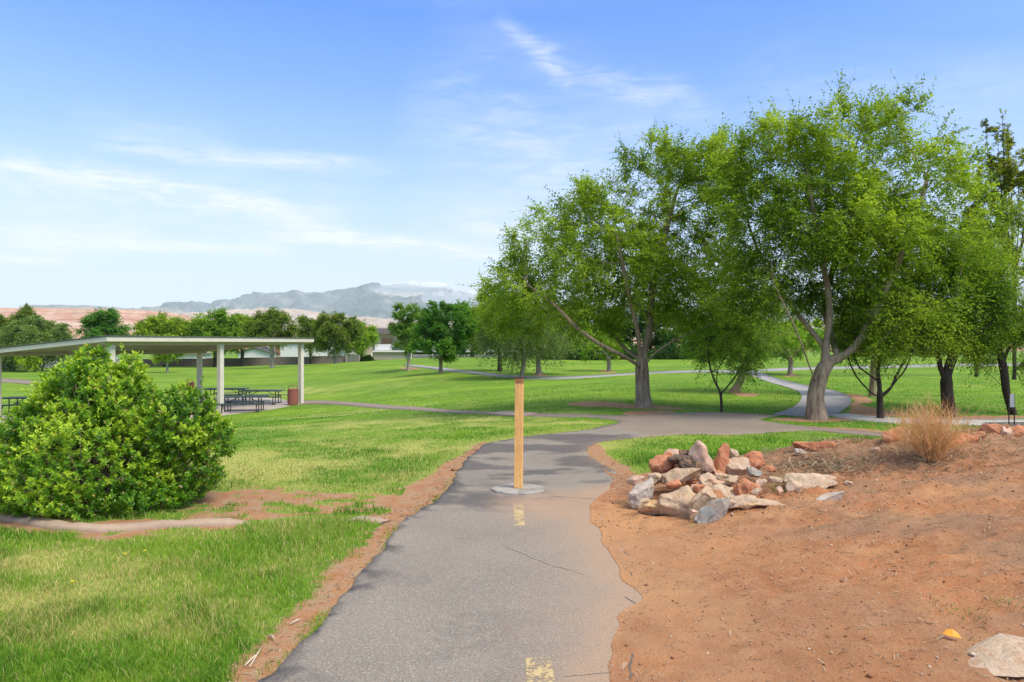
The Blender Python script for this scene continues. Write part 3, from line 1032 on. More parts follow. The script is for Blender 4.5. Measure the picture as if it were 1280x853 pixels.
def hill_mat(name, c1, c2, c3, scale, bands=None):
    m_, k = new_mat(name)
    co = k.n('ShaderNodeTexCoord').outputs['Object']
    n1 = k.noise(co, scale, 7, 0.65)
    c = k.mix(k.ramp(n1, [(0.4, 0.0), (0.6, 1.0)]), c1, c2)
    if bands:
        sp = k.n('ShaderNodeSeparateXYZ', ins={0: co})
        hz_ = k.m('ADD', sp.outputs[2], k.m('MULTIPLY', k.noise(co, scale * 0.7, 4, .6), bands * 2.5))
        st = k.noise(k.n('ShaderNodeCombineXYZ', ins={2: k.m('DIVIDE', hz_, bands)}).outputs[0], 1.0, 3, 0.7)
        c = k.mix(k.ramp(st, [(0.42, 0.0), (0.58, 0.85)]), c, c3)
    else:
        n2 = k.noise(co, scale * 3.5, 6, 0.7)
        c = k.mix(k.ramp(n2, [(0.5, 0.0), (0.65, 0.8)]), c, c3)
    b = k.n('ShaderNodeBsdfPrincipled', ins={'Base Color': c, 'Roughness': 1.0, 'Specular IOR Level': 0.0})
    out(k, b.outputs[0])
    return m_


MM = hill_mat('mountain_rock', (0.09, 0.13, 0.14), (0.15, 0.19, 0.21), (0.30, 0.30, 0.29), 0.0022)
MR = hill_mat('red_rock', (0.50, 0.27, 0.18), (0.62, 0.46, 0.36), (0.36, 0.15, 0.10), 0.012, 12)
MT = hill_mat('tan_foothill', (0.42, 0.33, 0.26), (0.52, 0.42, 0.36), (0.24, 0.25, 0.24), 0.004)
MP = hill_mat('plateau_rock', (0.25, 0.27, 0.27), (0.36, 0.34, 0.31), (0.16, 0.2, 0.19), 0.006, 30)
ridge('mountains', [(-1200, 398), (-300, 392), (120, 389), (170, 388), (205, 386), (222, 379), (235, 380), (247, 377), (262, 380), (275, 378), (292, 376), (305, 373), (322, 366), (335, 368), (352, 366), (372, 363), (380, 366), (405, 367), (425, 363), (445, 362), (468, 355.5),
                    (480, 356), (500, 356), (530, 358), (555, 360), (580, 366), (610, 372), (650, 378), (720, 384), (900, 388), (1200, 392), (2400, 396)], 8000, 2600, MM,
      'hazy blue-grey mountain range on the skyline', 'mountains', 130, 5, fr=1.0)
ridge('plateau', [(-1200, 387), (-300, 384), (0, 388), (45, 386), (48, 382), (120, 382.5), (135, 384), (170, 387), (195, 384), (215, 388), (260, 394), (420, 402), (800, 408), (1200, 400), (2400, 392)], 5200, 1200, MP,
      'pale grey plateau behind the red cliffs', 'plateau', 40, 8, cliff=True)
ridge('foothills', [(-1200, 402), (150, 396), (205, 392), (262, 391), (300, 388), (340, 385.5), (380, 388), (410, 392), (430, 395), (470, 398), (520, 401), (700, 404), (1000, 404), (2400, 404)], 4300, 1300, MT,
      'tan foothills below the mountains', 'hills', 50, 12)
ridge('red_cliffs', [(-1200, 380), (-300, 383), (0, 386), (30, 386.5), (80, 386), (130, 387), (160, 388), (190, 389), (205, 392), (230, 398), (270, 408), (330, 414), (440, 418), (480, 421), (800, 424), (1200, 420), (2400, 410)], 2600, 900, MR,
      'red sandstone cliffs beyond the park', 'cliffs', 20, 15, cliff=True, nxn=700, nd=90)

# haze: even pale air round everything
mh = bpy.data.materials.new('haze')
mh.use_nodes = True
mh.node_tree.nodes.clear()
kh = NT(mh.node_tree)
vol = kh.n('ShaderNodeVolumePrincipled', ins={'Color': (0.84, 0.94, 1.0, 1), 'Density': 0.00006, 'Anisotropy': -0.15})
om = kh.n('ShaderNodeOutputMaterial')
mh.node_tree.links.new(vol.outputs[0], om.inputs['Volume'])
HAZE = True
if HAZE:
    hz = MB().box((0, 5100, 390), (24000, 12400, 900)).build('haze', mh)
    tag(hz, 'pale blue air between the park and the mountains', 'haze', kind='stuff')
# ------------------------------------------------------------------ trees
def unit(v):
    return v / (np.linalg.norm(v, axis=-1, keepdims=True) + 1e-9)


def grow(limbs, attr, step, infl, kill, r, iters=90, up=0.08):
    """space colonisation; limbs = list of polylines (first is the trunk); returns pos, parent"""
    pos, par = [], []

    def add(p, q):
        pos.append(np.array(p, float))
        par.append(q)
        return len(pos) - 1
    first = True
    for L in limbs:
        L = [np.array(p, float) for p in L]
        if first:
            cur = add(L[0], -1)
            first = False
        else:
            d = [np.linalg.norm(q - L[0]) for q in pos]
            cur = int(np.argmin(d))
        for a, b in zip(L[:-1], L[1:]):
            s0 = pos[cur].copy() if np.linalg.norm(pos[cur] - a) < step * 2 else a
            n_ = max(1, int(np.linalg.norm(b - s0) / step))
            for k in range(1, n_ + 1):
                p = s0 + (b - s0) * k / n_ + r.normal(0, step * 0.06, 3)
                cur = add(p, cur)
    Pa = np.array(pos)
    hts = Pa[:, 2]
    ok0 = hts > hts.min() + (attr[:, 2].min() - hts.min()) * 0.55
    Pm = Pa.copy()
    if not ok0.any():
        ok0 = hts >= hts.max() - 1e-6
    Pm[~ok0] += 1000
    d = np.linalg.norm(attr[:, None] - Pm[None], axis=2)
    near = d.argmin(1)
    nd = d.min(1)
    alive = nd > kill
    kids = {}
    for it in range(iters):
        act = alive & (nd < (infl if it > 25 else infl * 2.5))
        if not act.any():
            break
        ai = np.nonzero(act)[0]
        P = np.array(pos)
        dirs = unit(attr[ai] - P[near[ai]])
        uq, inv = np.unique(near[ai], return_inverse=True)
        S = np.zeros((len(uq), 3))
        np.add.at(S, inv, dirs)
        S = unit(S) + np.array([0, 0, up]) + r.normal(0, 0.16, S.shape)
        S = unit(S)
        newi = []
        for u_, s_ in zip(uq, S):
            ks = kids.setdefault(int(u_), [])
            if len(ks) >= 3 or any(float(np.dot(s_, k)) > 0.88 for k in ks):
                s_ = unit(s_ + r.normal(0, 0.5, 3))
                if len(ks) >= 4:
                    continue
            ks.append(s_)
            newi.append(add(P[u_] + s_ * step, int(u_)))
        if not newi:
            break
        NP = np.array([pos[i] for i in newi])
        al = np.nonzero(alive)[0]
        dd = np.linalg.norm(attr[al][:, None] - NP[None], axis=2)
        m_ = dd.min(1)
        am = dd.argmin(1)
        b = m_ < nd[al]
        nd[al[b]] = m_[b]
        near[al[b]] = np.array(newi)[am[b]]
        alive[al[nd[al] < kill]] = False
    return np.array(pos), np.array(par)


def radii(pos, par, R0, tip):
    n = len(pos)
    kids = np.zeros(n, int)
    for p in par:
        if p >= 0:
            kids[p] += 1
    N = max(2, (kids == 0).sum())
    e = min(3.0, max(1.5, math.log(N) / math.log(R0 / tip)))
    acc = np.where(kids == 0, tip ** e, 0.0)
    for i in range(n - 1, 0, -1):
        if par[i] >= 0:
            acc[par[i]] += acc[i] * 1.0
    rad = acc ** (1 / e)
    return rad * (R0 / rad[0]) ** np.clip((rad / rad[0]), 0, 1), kids


def tubes(pos, par, rad, z0, flare, minr=0.0, seed=0, R0=.2, cap=100000):
    n = len(pos)
    best = -np.ones(n, int)
    for i in range(n):
        p = par[i]
        if p >= 0 and (best[p] < 0 or rad[i] > rad[best[p]]):
            best[p] = i
    V, Q = [], []
    nv = 0
    for i in range(n):
        p = par[i]
        if p >= 0 and best[p] == i:
            continue
        ch = [i] if p < 0 else [p, i]
        c = i
        while best[c] >= 0:
            c = best[c]
            ch.append(c)
        P = pos[ch]
        r_ = rad[ch].copy()
        if p >= 0:
            r_[0] = min(r_[0], r_[1] * 1.25)
        if r_.max() < minr or len(ch) < 2:
            continue
        # smooth the line a little
        if len(P) > 3:
            P = P.copy()
            P[1:-1] = P[1:-1] * .5 + (P[:-2] + P[2:]) * .25
        T = unit(np.gradient(P, axis=0))
        S = 14 if r_.max() > 0.12 else (8 if r_.max() > 0.03 else (5 if r_.max() > 0.012 else 3))
        a = np.cross(T[0], [0.3, 0.2, 0.93])
        if np.linalg.norm(a) < 0.2:
            a = np.cross(T[0], [1, 0, 0])
        a = unit(a)
        th = np.arange(S) * 2 * math.pi / S
        rings = []
        for j in range(len(P)):
            a = unit(a - T[j] * np.dot(a, T[j]))
            b = np.cross(T[j], a)
            rr = r_[j] * np.ones(S)
            if r_[j] > 0.05:
                hh = P[j][2] - z0
                fl = 1 + 0.55 * flare * math.exp(-max(hh, 0) / (R0 * 0.8))
                lob = 1 + (0.05 + 0.28 * math.exp(-max(hh, 0) / (R0 * 0.9)) * (flare > 0)) * np.sin(th * 5 + seed) * 0.8 + 0.05 * np.sin(th * 2 + P[j][2] * 3 + seed)
                rr = rr * fl * lob
            rings.append(P[j] + (a[None] * np.cos(th)[:, None] + b[None] * np.sin(th)[:, None]) * rr[:, None])
        V.append(np.vstack(rings))
        base = nv + np.arange(len(P) - 1)[:, None] * S
        k0 = np.arange(S)[None]
        k1 = (np.arange(S)[None] + 1) % S
        Q.append(np.stack([base + k0, base + k1, base + S + k1, base + S + k0], -1).reshape(-1, 4))
        nv += len(P) * S
    return np.vstack(V), np.vstack(Q)


def leaf_quads(C, D, N_, L, Wd, fold=0.25):
    """two-triangle folded diamond leaves; C base, D direction, N_ normal"""
    D = unit(D)
    S_ = unit(np.cross(D, N_))
    N2 = np.cross(S_, D)
    L = L[:, None]
    Wd = Wd[:, None]
    b = C
    t = C + D * L - N2 * L * 0.12
    m1 = C + D * L * 0.45 + S_ * Wd * 0.5 + N2 * Wd * fold
    m2 = C + D * L * 0.45 - S_ * Wd * 0.5 + N2 * Wd * fold
    V = np.stack([b, m1, t, m2], 1).reshape(-1, 3)
    i = np.arange(len(C)) * 4
    T = np.concatenate([np.stack([i, i + 1, i + 2], 1), np.stack([i, i + 2, i + 3], 1)])
    return V, T


def leaf_cols(n, pos, pal, r, seed, cs=1.1):
    """per-leaf colours from a palette (c_dark, c_mid, c_light)"""
    pal = np.array(pal)
    cl = fbm(pos[:, 0] * cs + pos[:, 2] * 0.7 * cs, pos[:, 1] * cs + pos[:, 2] * cs, seed, 3)
    t = np.clip((cl - 0.5) * 2.2 + 0.5 + r.normal(0, 0.24, n), 0, 1)
    c = np.where(t[:, None] < .5, pal[0] + (pal[1] - pal[0]) * t[:, None] * 2, pal[1] + (pal[2] - pal[1]) * (t[:, None] - .5) * 2)
    c = c * r.uniform(0.82, 1.18, (n, 1))
    return np.repeat(c, 4, 0)


PAL_ELM = [(0.13, 0.235, 0.022), (0.26, 0.40, 0.034), (0.46, 0.60, 0.065)]
PAL_LIME = [(0.13, 0.27, 0.03), (0.23, 0.41, 0.04), (0.35, 0.50, 0.07)]
PAL_DEEP = [(0.06, 0.18, 0.03), (0.11, 0.29, 0.045), (0.19, 0.40, 0.06)]
PAL_OLIVE = [(0.11, 0.17, 0.035), (0.18, 0.27, 0.045), (0.28, 0.36, 0.07)]
PAL_GREY = [(0.12, 0.20, 0.065), (0.19, 0.30, 0.09), (0.28, 0.40, 0.13)]
PAL_YEL = [(0.10, 0.15, 0.02), (0.21, 0.27, 0.03), (0.36, 0.38, 0.06)]
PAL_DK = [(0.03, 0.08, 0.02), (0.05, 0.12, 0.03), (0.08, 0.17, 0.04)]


def env_points(env, dens_n, r, shell=0.55):
    """points in a union of ellipsoids (c, radii)"""
    vol = np.array([e[1][0] * e[1][1] * e[1][2] for e in env])
    cnt = np.maximum(1, (dens_n * vol / vol.sum())).astype(int)
    o_ = []
    for (c, rd), n in zip(env, cnt):
        d = unit(r.normal(size=(n, 3)))
        q = r.uniform(0, 1, n) ** shell * r.uniform(0.86, 1.06, n)
        o_.append(np.array(c) + d * q[:, None] * np.array(rd))
    return np.vstack(o_)


def tree(name, label, cat, base, Y, trunk, limbs, env, R0, n_attr, n_leaf, leaf=(0.06, 0.03), pal=PAL_ELM, brk=B_GREY, seed=1, group=None, step=None, flare=0.7, spray=0.38, tip=0.006, up=0.06, twigs=True, droop=0.25, bare=0.0, shell=0.5, shoots=0):
    """everything in photo pixels at depth Y (third number in a point = metres behind Y); env: (px, py, rx_px, ry_px, depth_off, r_depth_m or None)"""
    r = np.random.default_rng(seed)
    m = Y / F
    bx = (base[0] - 640) * m
    bz = sz(bx, Y)
    # height of the base on the terrain may differ a little from the photo pixel: shift the whole tree
    dz = bz - (EYE - (base[1] - HOR) * m)
    if abs(dz) > 0.35 * Y / 15:
        print('tree base off', name, base, Y, round(dz, 2))

    def W_(p):
        dy = p[2] if len(p) > 2 else 0
        return np.array([(p[0] - 640) * m, Y + dy, EYE - (p[1] - HOR) * m])
    tl = [W_(p) for p in [base] + trunk]
    tl[0][2] = bz - 0.12
    lb = [tl] + [[W_(p) for p in L] for L in limbs]
    ev = []
    for e in env:
        c = W_((e[0], e[1], e[4] if len(e) > 4 else 0))
        rd = e[5] if len(e) > 5 and e[5] else e[2] * m
        ev.append((c, (e[2] * m, rd, e[3] * m)))
    att = env_points(ev, n_attr, r, shell)
    vol = sum(e[1][0] * e[1][1] * e[1][2] * 4.19 for e in ev)
    sp = (vol / n_attr) ** (1 / 3)
    step = step or max(0.10, sp * 0.42)
    pos, par = grow(lb, att, step, sp * 3.2, sp * 0.75, r, up=up)
    rad, kids = radii(pos, par, R0, tip)
    rad *= 0.88
    root = empty(name, (bx, Y, bz), label, cat, group)
    off = np.array([bx, Y, bz])
    V, Q = tubes(pos, par, rad, bz, flare, seed=seed, R0=R0)
    # leafy sprays on the thin wood
    thin = np.nonzero((rad < max(tip * 2.6, 0.016)) & (pos[:, 2] > att[:, 2].min() - 0.3))[0]
    if len(thin) == 0:
        thin = np.nonzero(kids == 0)[0]
    per = 9
    ns = max(1, int(n_leaf * 1.45) // per)
    wgt = np.where(kids[thin] == 0, 2.2, 1.0) * (0.22 + 1.5 * sstep(0.38, 0.62, fbm(pos[thin, 0] * 1.3 + pos[thin, 2], pos[thin, 1] * 1.3 - pos[thin, 2], seed + 5, 3)))
    ch = r.choice(thin, ns, p=wgt / wgt.sum())
    pd = unit(pos[ch] - pos[np.maximum(par[ch], 0)])
    cen = np.mean(att, axis=0)
    outw = unit(pos[ch] - cen)
    sdv = unit(pd * 0.5 + outw * 0.45 + r.normal(0, 0.6, (ns, 3)) + np.array([0, 0, 0.05]))
    slen = spray * 1.25 * r.uniform(0.5, 1.2, ns)
    s0 = pos[ch] + r.normal(0, step * 0.25, (ns, 3))
    t = (np.arange(per) + 0.5) / per
    C = s0[:, None] + sdv[:, None] * (slen[:, None] * t[None])[..., None] + np.array([0, 0, -1.0]) * (droop * slen[:, None] * t[None] ** 2)[..., None]
    side = unit(np.cross(sdv, r.normal(size=(ns, 3)) * 0.4 + np.array([0, 0, 1.0])))
    sg = np.where(np.arange(per) % 2 == 0, 1.0, -1.0)
    D = sdv[:, None] * 0.55 + side[:, None] * sg[None, :, None] * 0.75 + r.normal(0, 0.28, (ns, per, 3)) - np.array([0, 0, 0.15])
    C = C.reshape(-1, 3)
    D = D.reshape(-1, 3)
    if shoots:
        # long leading shoots that break the outline
        tips = np.nonzero(kids == 0)[0]
        q = unit(pos[tips] - cen)
        far_ = np.linalg.norm((pos[tips] - cen) / att.std(0), axis=1)
        pw = np.clip(far_ - 1.0, .01, None) ** 2 * (1 + 2.0 * np.clip(q[:, 2], 0, 1))
        sc_ = r.choice(tips, shoots, p=pw / pw.sum())
        sd2 = unit(unit(pos[sc_] - cen) * .8 + np.array([0, 0, .45]) + r.normal(0, .35, (shoots, 3)))
        sl2 = spray * r.uniform(1.0, 2.1, shoots)
        pk = 13
        t2 = (np.arange(pk) + .5) / pk
        bow = r.normal(0, .18, (shoots, 3)) - np.array([0, 0, .12])
        C2 = pos[sc_][:, None] + sd2[:, None] * (sl2[:, None] * t2[None])[..., None] + bow[:, None] * (sl2[:, None] * t2[None] ** 2)[..., None]
        s2 = unit(np.cross(sd2, r.normal(size=(shoots, 3))))
        g2 = np.where(np.arange(pk) % 2 == 0, 1.0, -1.0)
        D2 = sd2[:, None] * .5 + s2[:, None] * g2[None, :, None] * .8 + r.normal(0, .3, (shoots, pk, 3))
        C = np.vstack([C, C2.reshape(-1, 3)])
        D = np.vstack([D, D2.reshape(-1, 3)])
        k3 = 6
        for j in range(k3):
            a = pos[sc_] + sd2 * (sl2 * j / k3)[:, None] + bow * (sl2 * (j / k3) ** 2)[:, None]
            b = pos[sc_] + sd2 * (sl2 * (j + 1) / k3)[:, None] + bow * (sl2 * ((j + 1) / k3) ** 2)[:, None]
            s_ = s2 * tip * .45 * (1 - j / k3 * .6)
            u_ = unit(np.cross(sd2, s2)) * tip * .45 * (1 - j / k3 * .6)
            vv_ = np.stack([a + s_, a - s_ * .5 + u_, a - s_ * .5 - u_, b + s_ * .85, b - s_ * .42 + u_ * .85, b - s_ * .42 - u_ * .85], 1).reshape(-1, 3)
            ii = np.arange(shoots) * 6 + len(V)
            V = np.vstack([V, vv_])
            Q = np.vstack([Q] + [np.stack([ii + p_, ii + (p_ + 1) % 3, ii + 3 + (p_ + 1) % 3, ii + 3 + p_], 1) for p_ in range(3)])
    n = len(C)
    Nn = unit(np.array([0, 0, 1.0]) + r.normal(0, 0.55, (n, 3)))
    L = leaf[0] * r.uniform(0.6, 1.25, n)
    Lv, Lt = leaf_quads(C, D, Nn, L, L * leaf[1] / leaf[0] * r.uniform(.8, 1.2, n))
    cols = leaf_cols(n, C, pal, r, seed)
    if twigs:
        k = r.choice(ns, min(ns, twigs if twigs is not True else 6000), replace=False)
        a = s0[k]
        b = s0[k] + sdv[k] * slen[k][:, None] - np.array([0, 0, 1.0]) * (droop * slen[k])[:, None]
        s_ = unit(np.cross(b - a, r.normal(size=a.shape))) * tip * 0.45
        u_ = unit(np.cross(b - a, s_)) * tip * 0.45
        tv = np.stack([a + s_, a - s_ + u_, a - s_ - u_, b], 1).reshape(-1, 3)
        ti = np.arange(len(a)) * 4 + len(V)
        tt = np.concatenate([np.stack([ti, ti + 1, ti + 3], 1), np.stack([ti + 1, ti + 2, ti + 3], 1), np.stack([ti + 2, ti, ti + 3], 1)])
        mesh_np('trunk', np.vstack([V, tv]) - off, [Q, tt], brk, root, smooth=True)
    else:
        mesh_np('trunk', V - off, Q, brk, root, smooth=True)
    mesh_np('crown', Lv - off, Lt, M_LEAF, root, attrs={'Col': cols})
    return root


# the big spreading tree left of centre
tree('park_tree', 'large spreading tree with a thick grey trunk in a bare red patch', 'tree', (805, 509), 17.5,
     [(804, 495), (803, 478), (803, 462), (801, 450)],
     [[(801, 450), (796, 425, -.3), (788, 395, -.6), (775, 350, -.8), (765, 300, -.9)],
      [(803, 462), (785, 450, -.5), (765, 440, -.8), (740, 428, -1.0), (712, 408, -1.1), (690, 385, -1.2), (660, 362, -1.2)],
      [(801, 455), (790, 440, .6), (770, 415, 1.2), (740, 385, 1.6), (715, 350, 1.8)],
      [(802, 450), (812, 425, .2), (816, 395, .4), (822, 350, .5), (835, 300, .5), (850, 240, .5)],
      [(803, 462), (815, 440, -.4), (838, 424, -.7), (868, 412, -.8), (900, 395, -.8)],
      [(806, 440), (830, 400, 1.0), (865, 360, 1.4), (890, 320, 1.5)]],
     [(790, 322, 105, 90, .3, 1.9), (690, 345, 74, 74, -.4, 1.6), (648, 382, 58, 46, -.4, 1.3), (665, 330, 48, 44, .2, 1.1), (860, 260, 82, 88, .3), (740, 265, 58, 52, 0, 1.3), (890, 360, 72, 62, .2, 1.6), (835, 200, 46, 40, .4, 1.2), (770, 378, 85, 38, 1.1, 1.4), (720, 396, 55, 24, .6, 1.0), (880, 402, 50, 22, .8, 1.0), (895, 225, 44, 66, .3, 1.2), (800, 215, 44, 40, .2, 1.1), (700, 290, 46, 46, 0, 1.1)],
     0.195, 2100, 74000, (0.078, 0.042), PAL_ELM, B_GREY, 11, shoots=420, step=0.17, flare=0.75, tip=0.005)
# the big tree right of centre
tree('park_tree', 'tallest tree, its pale grey trunk forking wide in front of the curved path', 'tree', (1021, 526), 14.7,
     [(1020, 510), (1021, 490), (1025, 472), (1031, 457)],
     [[(1031, 457), (1033, 435), (1036, 405), (1036, 370), (1030, 330), (1020, 280), (1010, 230)],
      [(1016, 478, 0), (1006, 462, -.3), (995, 445, -.5), (988, 428, -.6), (970, 400, -.8), (950, 370, -1.0)],
      [(1032, 437), (1020, 415, .2), (1010, 395, .4), (990, 360, .6), (970, 320, .8), (950, 270, .8)],
      [(1031, 457), (1045, 447, -.1), (1060, 438, -.2), (1074, 415, -.2), (1085, 390, -.3), (1100, 350, -.4), (1120, 300, -.5), (1140, 240, -.5)],
      [(1055, 441, 0), (1078, 434, -.5), (1090, 415, -.7), (1115, 395, -.9), (1150, 380, -1.2)],
      [(1048, 442), (1049, 410, .5), (1050, 385, .8), (1065, 340, 1.0), (1080, 280, 1.0), (1085, 220, 1.0)],
      [(1088, 388, -.2), (1110, 372, .4), (1140, 360, .8), (1170, 350, 1.1)]],
     [(1060, 280, 110, 100, .3, 1.9), (970, 290, 75, 85, .3, 1.5), (1130, 250, 72, 85, 0, 1.5), (1050, 180, 85, 58, .3, 1.4), (1150, 340, 70, 48, .5, 1.3), (950, 360, 62, 42, .2, 1.2), (1100, 160, 60, 42, .2, 1.0), (985, 190, 58, 46, .2, 1.1), (1175, 200, 42, 50, .2, .9), (1050, 365, 90, 28, 1.3, 1.1), (1180, 300, 40, 40, 0, 1.0), (935, 225, 42, 66, .4, 1.0), (1200, 250, 34, 60, .1, .8)],
     0.185, 2400, 80000, (0.072, 0.039), PAL_ELM, B_GREY, 12, shoots=480, step=0.155, flare=0.85, tip=0.0045)
# smaller trees at right
tree('young_tree', 'dark-stemmed tree with thin vase-shaped limbs, right of the tallest tree', 'tree', (1100, 526), 14.9,
     [(1100, 512), (1100, 497)],
     [[(1100, 500), (1086, 490), (1070, 472), (1060, 450), (1055, 430, -.2)], [(1100, 497), (1098, 470), (1101, 440), (1108, 405, .2), (1112, 370)],
      [(1100, 500), (1115, 485), (1130, 465, .2), (1148, 440, .3), (1165, 415, .3)], [(1098, 478), (1088, 460, .5), (1082, 430, .7), (1075, 400, .8)], [(1110, 488), (1120, 460, -.4), (1128, 430, -.5)]],
     [(1108, 395, 62, 48), (1075, 420, 36, 32, 0, .7), (1150, 415, 40, 30, 0, .8)], 0.075, 420, 16000, (0.055, 0.03), PAL_ELM, B_DARK, 13, step=0.12, flare=0.3)
tree('dark_tree', 'tree with a straight near-black trunk forking low, at the edge of the concrete walk', 'tree', (1187, 524), 15.5,
     [(1185, 505), (1183, 485), (1182, 470)],
     [[(1181, 478), (1175, 460), (1172, 440), (1160, 415, -.3), (1145, 390, -.3)], [(1183, 470), (1190, 450), (1195, 430), (1205, 400, .2), (1215, 350), (1215, 300)], [(1192, 440), (1205, 420, -.4), (1225, 400, -.5)]],
     [(1190, 370, 62, 58), (1160, 400, 50, 34, -.2, .9), (1222, 330, 45, 60, .2, .9), (1215, 400, 42, 30, 0, .8)], 0.15, 620, 30000, (0.056, 0.032), [(0.11, 0.22, 0.022), (0.22, 0.38, 0.03), (0.40, 0.54, 0.06)], B_DARK, 14, shoots=120, step=0.14, flare=0.45)
tree('dark_tree', 'leaning dark tree with crooked branches by the small two-legged sign', 'tree', (1268, 521), 16.2,
     [(1262, 505), (1257, 488), (1256, 472)],
     [[(1258, 485), (1245, 475), (1232, 465), (1222, 450)], [(1256, 472), (1253, 455), (1258, 440), (1268, 428), (1285, 420)], [(1256, 475), (1268, 462), (1280, 452), (1300, 440)], [(1254, 455), (1248, 430), (1240, 400), (1238, 370)]],
     [(1262, 395, 62, 45), (1235, 430, 34, 26, 0, .6), (1300, 350, 50, 60), (1250, 335, 36, 46, .3, .8), (1275, 290, 34, 50, .4, .8)], 0.1, 480, 22000, (0.056, 0.032), [(0.13, 0.23, 0.03), (0.24, 0.37, 0.04), (0.42, 0.50, 0.07)], B_DARK, 15, shoots=120, step=0.14, flare=0.4)
tree('young_tree', 'slender young tree, thin dark stem forking in a Y between two big trees', 'tree', (902, 516), 16.2,
     [(902, 505), (901, 493)],
     [[(901, 493), (894, 478), (888, 462), (885, 445), (887, 425)], [(901, 493), (912, 480), (924, 465), (932, 450), (940, 430)], [(896, 482), (900, 462, .2), (908, 448, .2)]],
     [(885, 432, 27, 22), (925, 445, 26, 20), (905, 420, 34, 20)], 0.035, 200, 4600, (0.06, 0.035), PAL_LIME, B_DARK, 16, step=0.1, flare=0.2)
tree('park_tree', 'leaning tree with a pinkish-grey trunk on the lawn behind the slender young tree', 'tree', (914, 492), 23.5,
     [(922, 482), (928, 470), (932, 460)],
     [[(932, 460), (925, 448), (915, 430), (905, 410)], [(932, 460), (940, 445), (952, 425), (960, 405)]],
     [(915, 420, 60, 30), (960, 405, 46, 32, .5, 1.1), (890, 435, 34, 18, 0, .9)], 0.14, 330, 15000, (0.07, 0.04), [(0.10, 0.22, 0.03), (0.18, 0.33, 0.04), (0.28, 0.43, 0.06)], B_GREY, 17, flare=0.5)
tree('park_tree', 'small tree with a flared pale trunk on the lawn beyond the curved path', 'tree', (987, 470), 36,
     [(988, 460), (989, 448)], [[(989, 448), (975, 436), (960, 425)], [(989, 448), (1000, 435), (1015, 425)]],
     [(988, 425, 46, 22), (960, 418, 30, 16)], 0.13, 200, 9000, (0.10, 0.06), PAL_LIME, B_GREY, 18, flare=0.8)
tree('park_tree', 'tree with a slim grey trunk standing right behind the vase-shaped tree', 'tree', (1090, 496), 21.5,
     [(1091, 480), (1092, 460), (1093, 440)], [], [(1090, 400, 52, 46)], 0.12, 260, 9000, (0.07, 0.04), PAL_ELM, B_GREY, 19, flare=0.4)


def poplar(base, Y, top, wpx, seed, label, grp):
    r = np.random.default_rng(seed)
    h = base[1] - top
    lim = []
    env = []
    for k in range(11):
        dx = (k - 5) / 5 * wpx
        t0 = base[1] - h * r.uniform(0.35, 0.5)
        tp = top + h * r.uniform(0.0, 0.3) + abs(dx) * 0.5
        dd = r.uniform(-.7, .7)
        lim.append([(base[0], t0 + h * 0.08), (base[0] + dx * 0.6, t0 - h * .05, dd * .6), (base[0] + dx + r.uniform(-3, 3), (t0 + tp) / 2, dd), (base[0] + dx * 1.1 + r.uniform(-4, 4), tp, dd)])
        env.append((base[0] + dx + r.uniform(-3, 3), (t0 + tp) / 2, r.uniform(4.5, 9), (t0 - tp) * r.uniform(.42, .6), dd, r.uniform(.2, .4)))
        if abs(dx) > wpx * .3:
            tp = tp + h * .12
    return tree('poplar', label, 'tree', base, Y, [(base[0], base[1] - h * .2), (base[0] + 1, base[1] - h * .45)], lim, env, 0.10, 800, 15000, (0.11, 0.065), [(0.15, 0.17, 0.04), (0.27, 0.32, 0.06), (0.42, 0.46, 0.09)], B_DARK, seed, group=grp, spray=0.2, step=0.15, up=0.5, tip=0.009, flare=.3)


poplar((1268, 470), 33.0, 118, 34, 21, 'tall upright poplar with dark sparse branches rising at the right edge', None)
poplar((1220, 468), 36.0, 205, 22, 22, 'shorter upright poplar showing between the tallest tree and the right edge', None)

# mid-distance lawn trees
tree('drooping_tree', 'light feathery tree with a slim pale trunk directly behind the wooden post', 'tree', (651, 476), 44,
     [(653, 465), (655, 452)], [[(655, 452), (645, 440), (635, 425)], [(655, 452), (662, 440), (675, 425)], [(655, 450), (655, 425), (655, 400)]],
     [(655, 405, 52, 40), (630, 420, 34, 26), (685, 415, 36, 28), (640, 385, 34, 30)], 0.15, 420, 26000, (0.13, 0.06), PAL_GREY, B_PALE, 31, droop=0.8, spray=0.9, flare=.3)
tree('lawn_tree', 'tree with a flared pale trunk just right of the wooden post, beyond the far path', 'tree', (674, 469), 49,
     [(673, 458), (672, 446)], [[(672, 446), (655, 430), (640, 415)], [(672, 446), (690, 428), (705, 412)]],
     [(680, 412, 56, 34), (640, 400, 40, 30), (710, 400, 36, 30)], 0.2, 420, 26000, (0.14, 0.08), PAL_ELM, B_PALE, 32, flare=0.9)
tree('lawn_tree', 'dark-trunked tree on the lawn left of the wooden post', 'tree', (624, 465), 55,
     [(625, 452), (625, 442)], [[(625, 442), (610, 430), (595, 415)], [(625, 442), (640, 428), (650, 415)]],
     [(615, 410, 38, 34), (640, 395, 34, 30), (605, 385, 22, 20)], 0.2, 360, 20000, (0.16, 0.09), PAL_ELM, B_DARK, 33, flare=0.5)
tree('lawn_tree', 'rounded deep green tree second from left on the hill crest left of the post', 'tree', (551, 466), 53,
     [(551, 452), (551, 440)], [[(551, 452), (540, 440), (532, 430)], [(551, 440), (562, 425), (570, 412)]],
     [(550, 415, 34, 36), (550, 396, 26, 20), (576, 410, 22, 26), (528, 424, 20, 20), (556, 438, 22, 12)], 0.17, 420, 30000, (0.15, 0.09), PAL_DEEP, B_GREY, 34, flare=0.4)
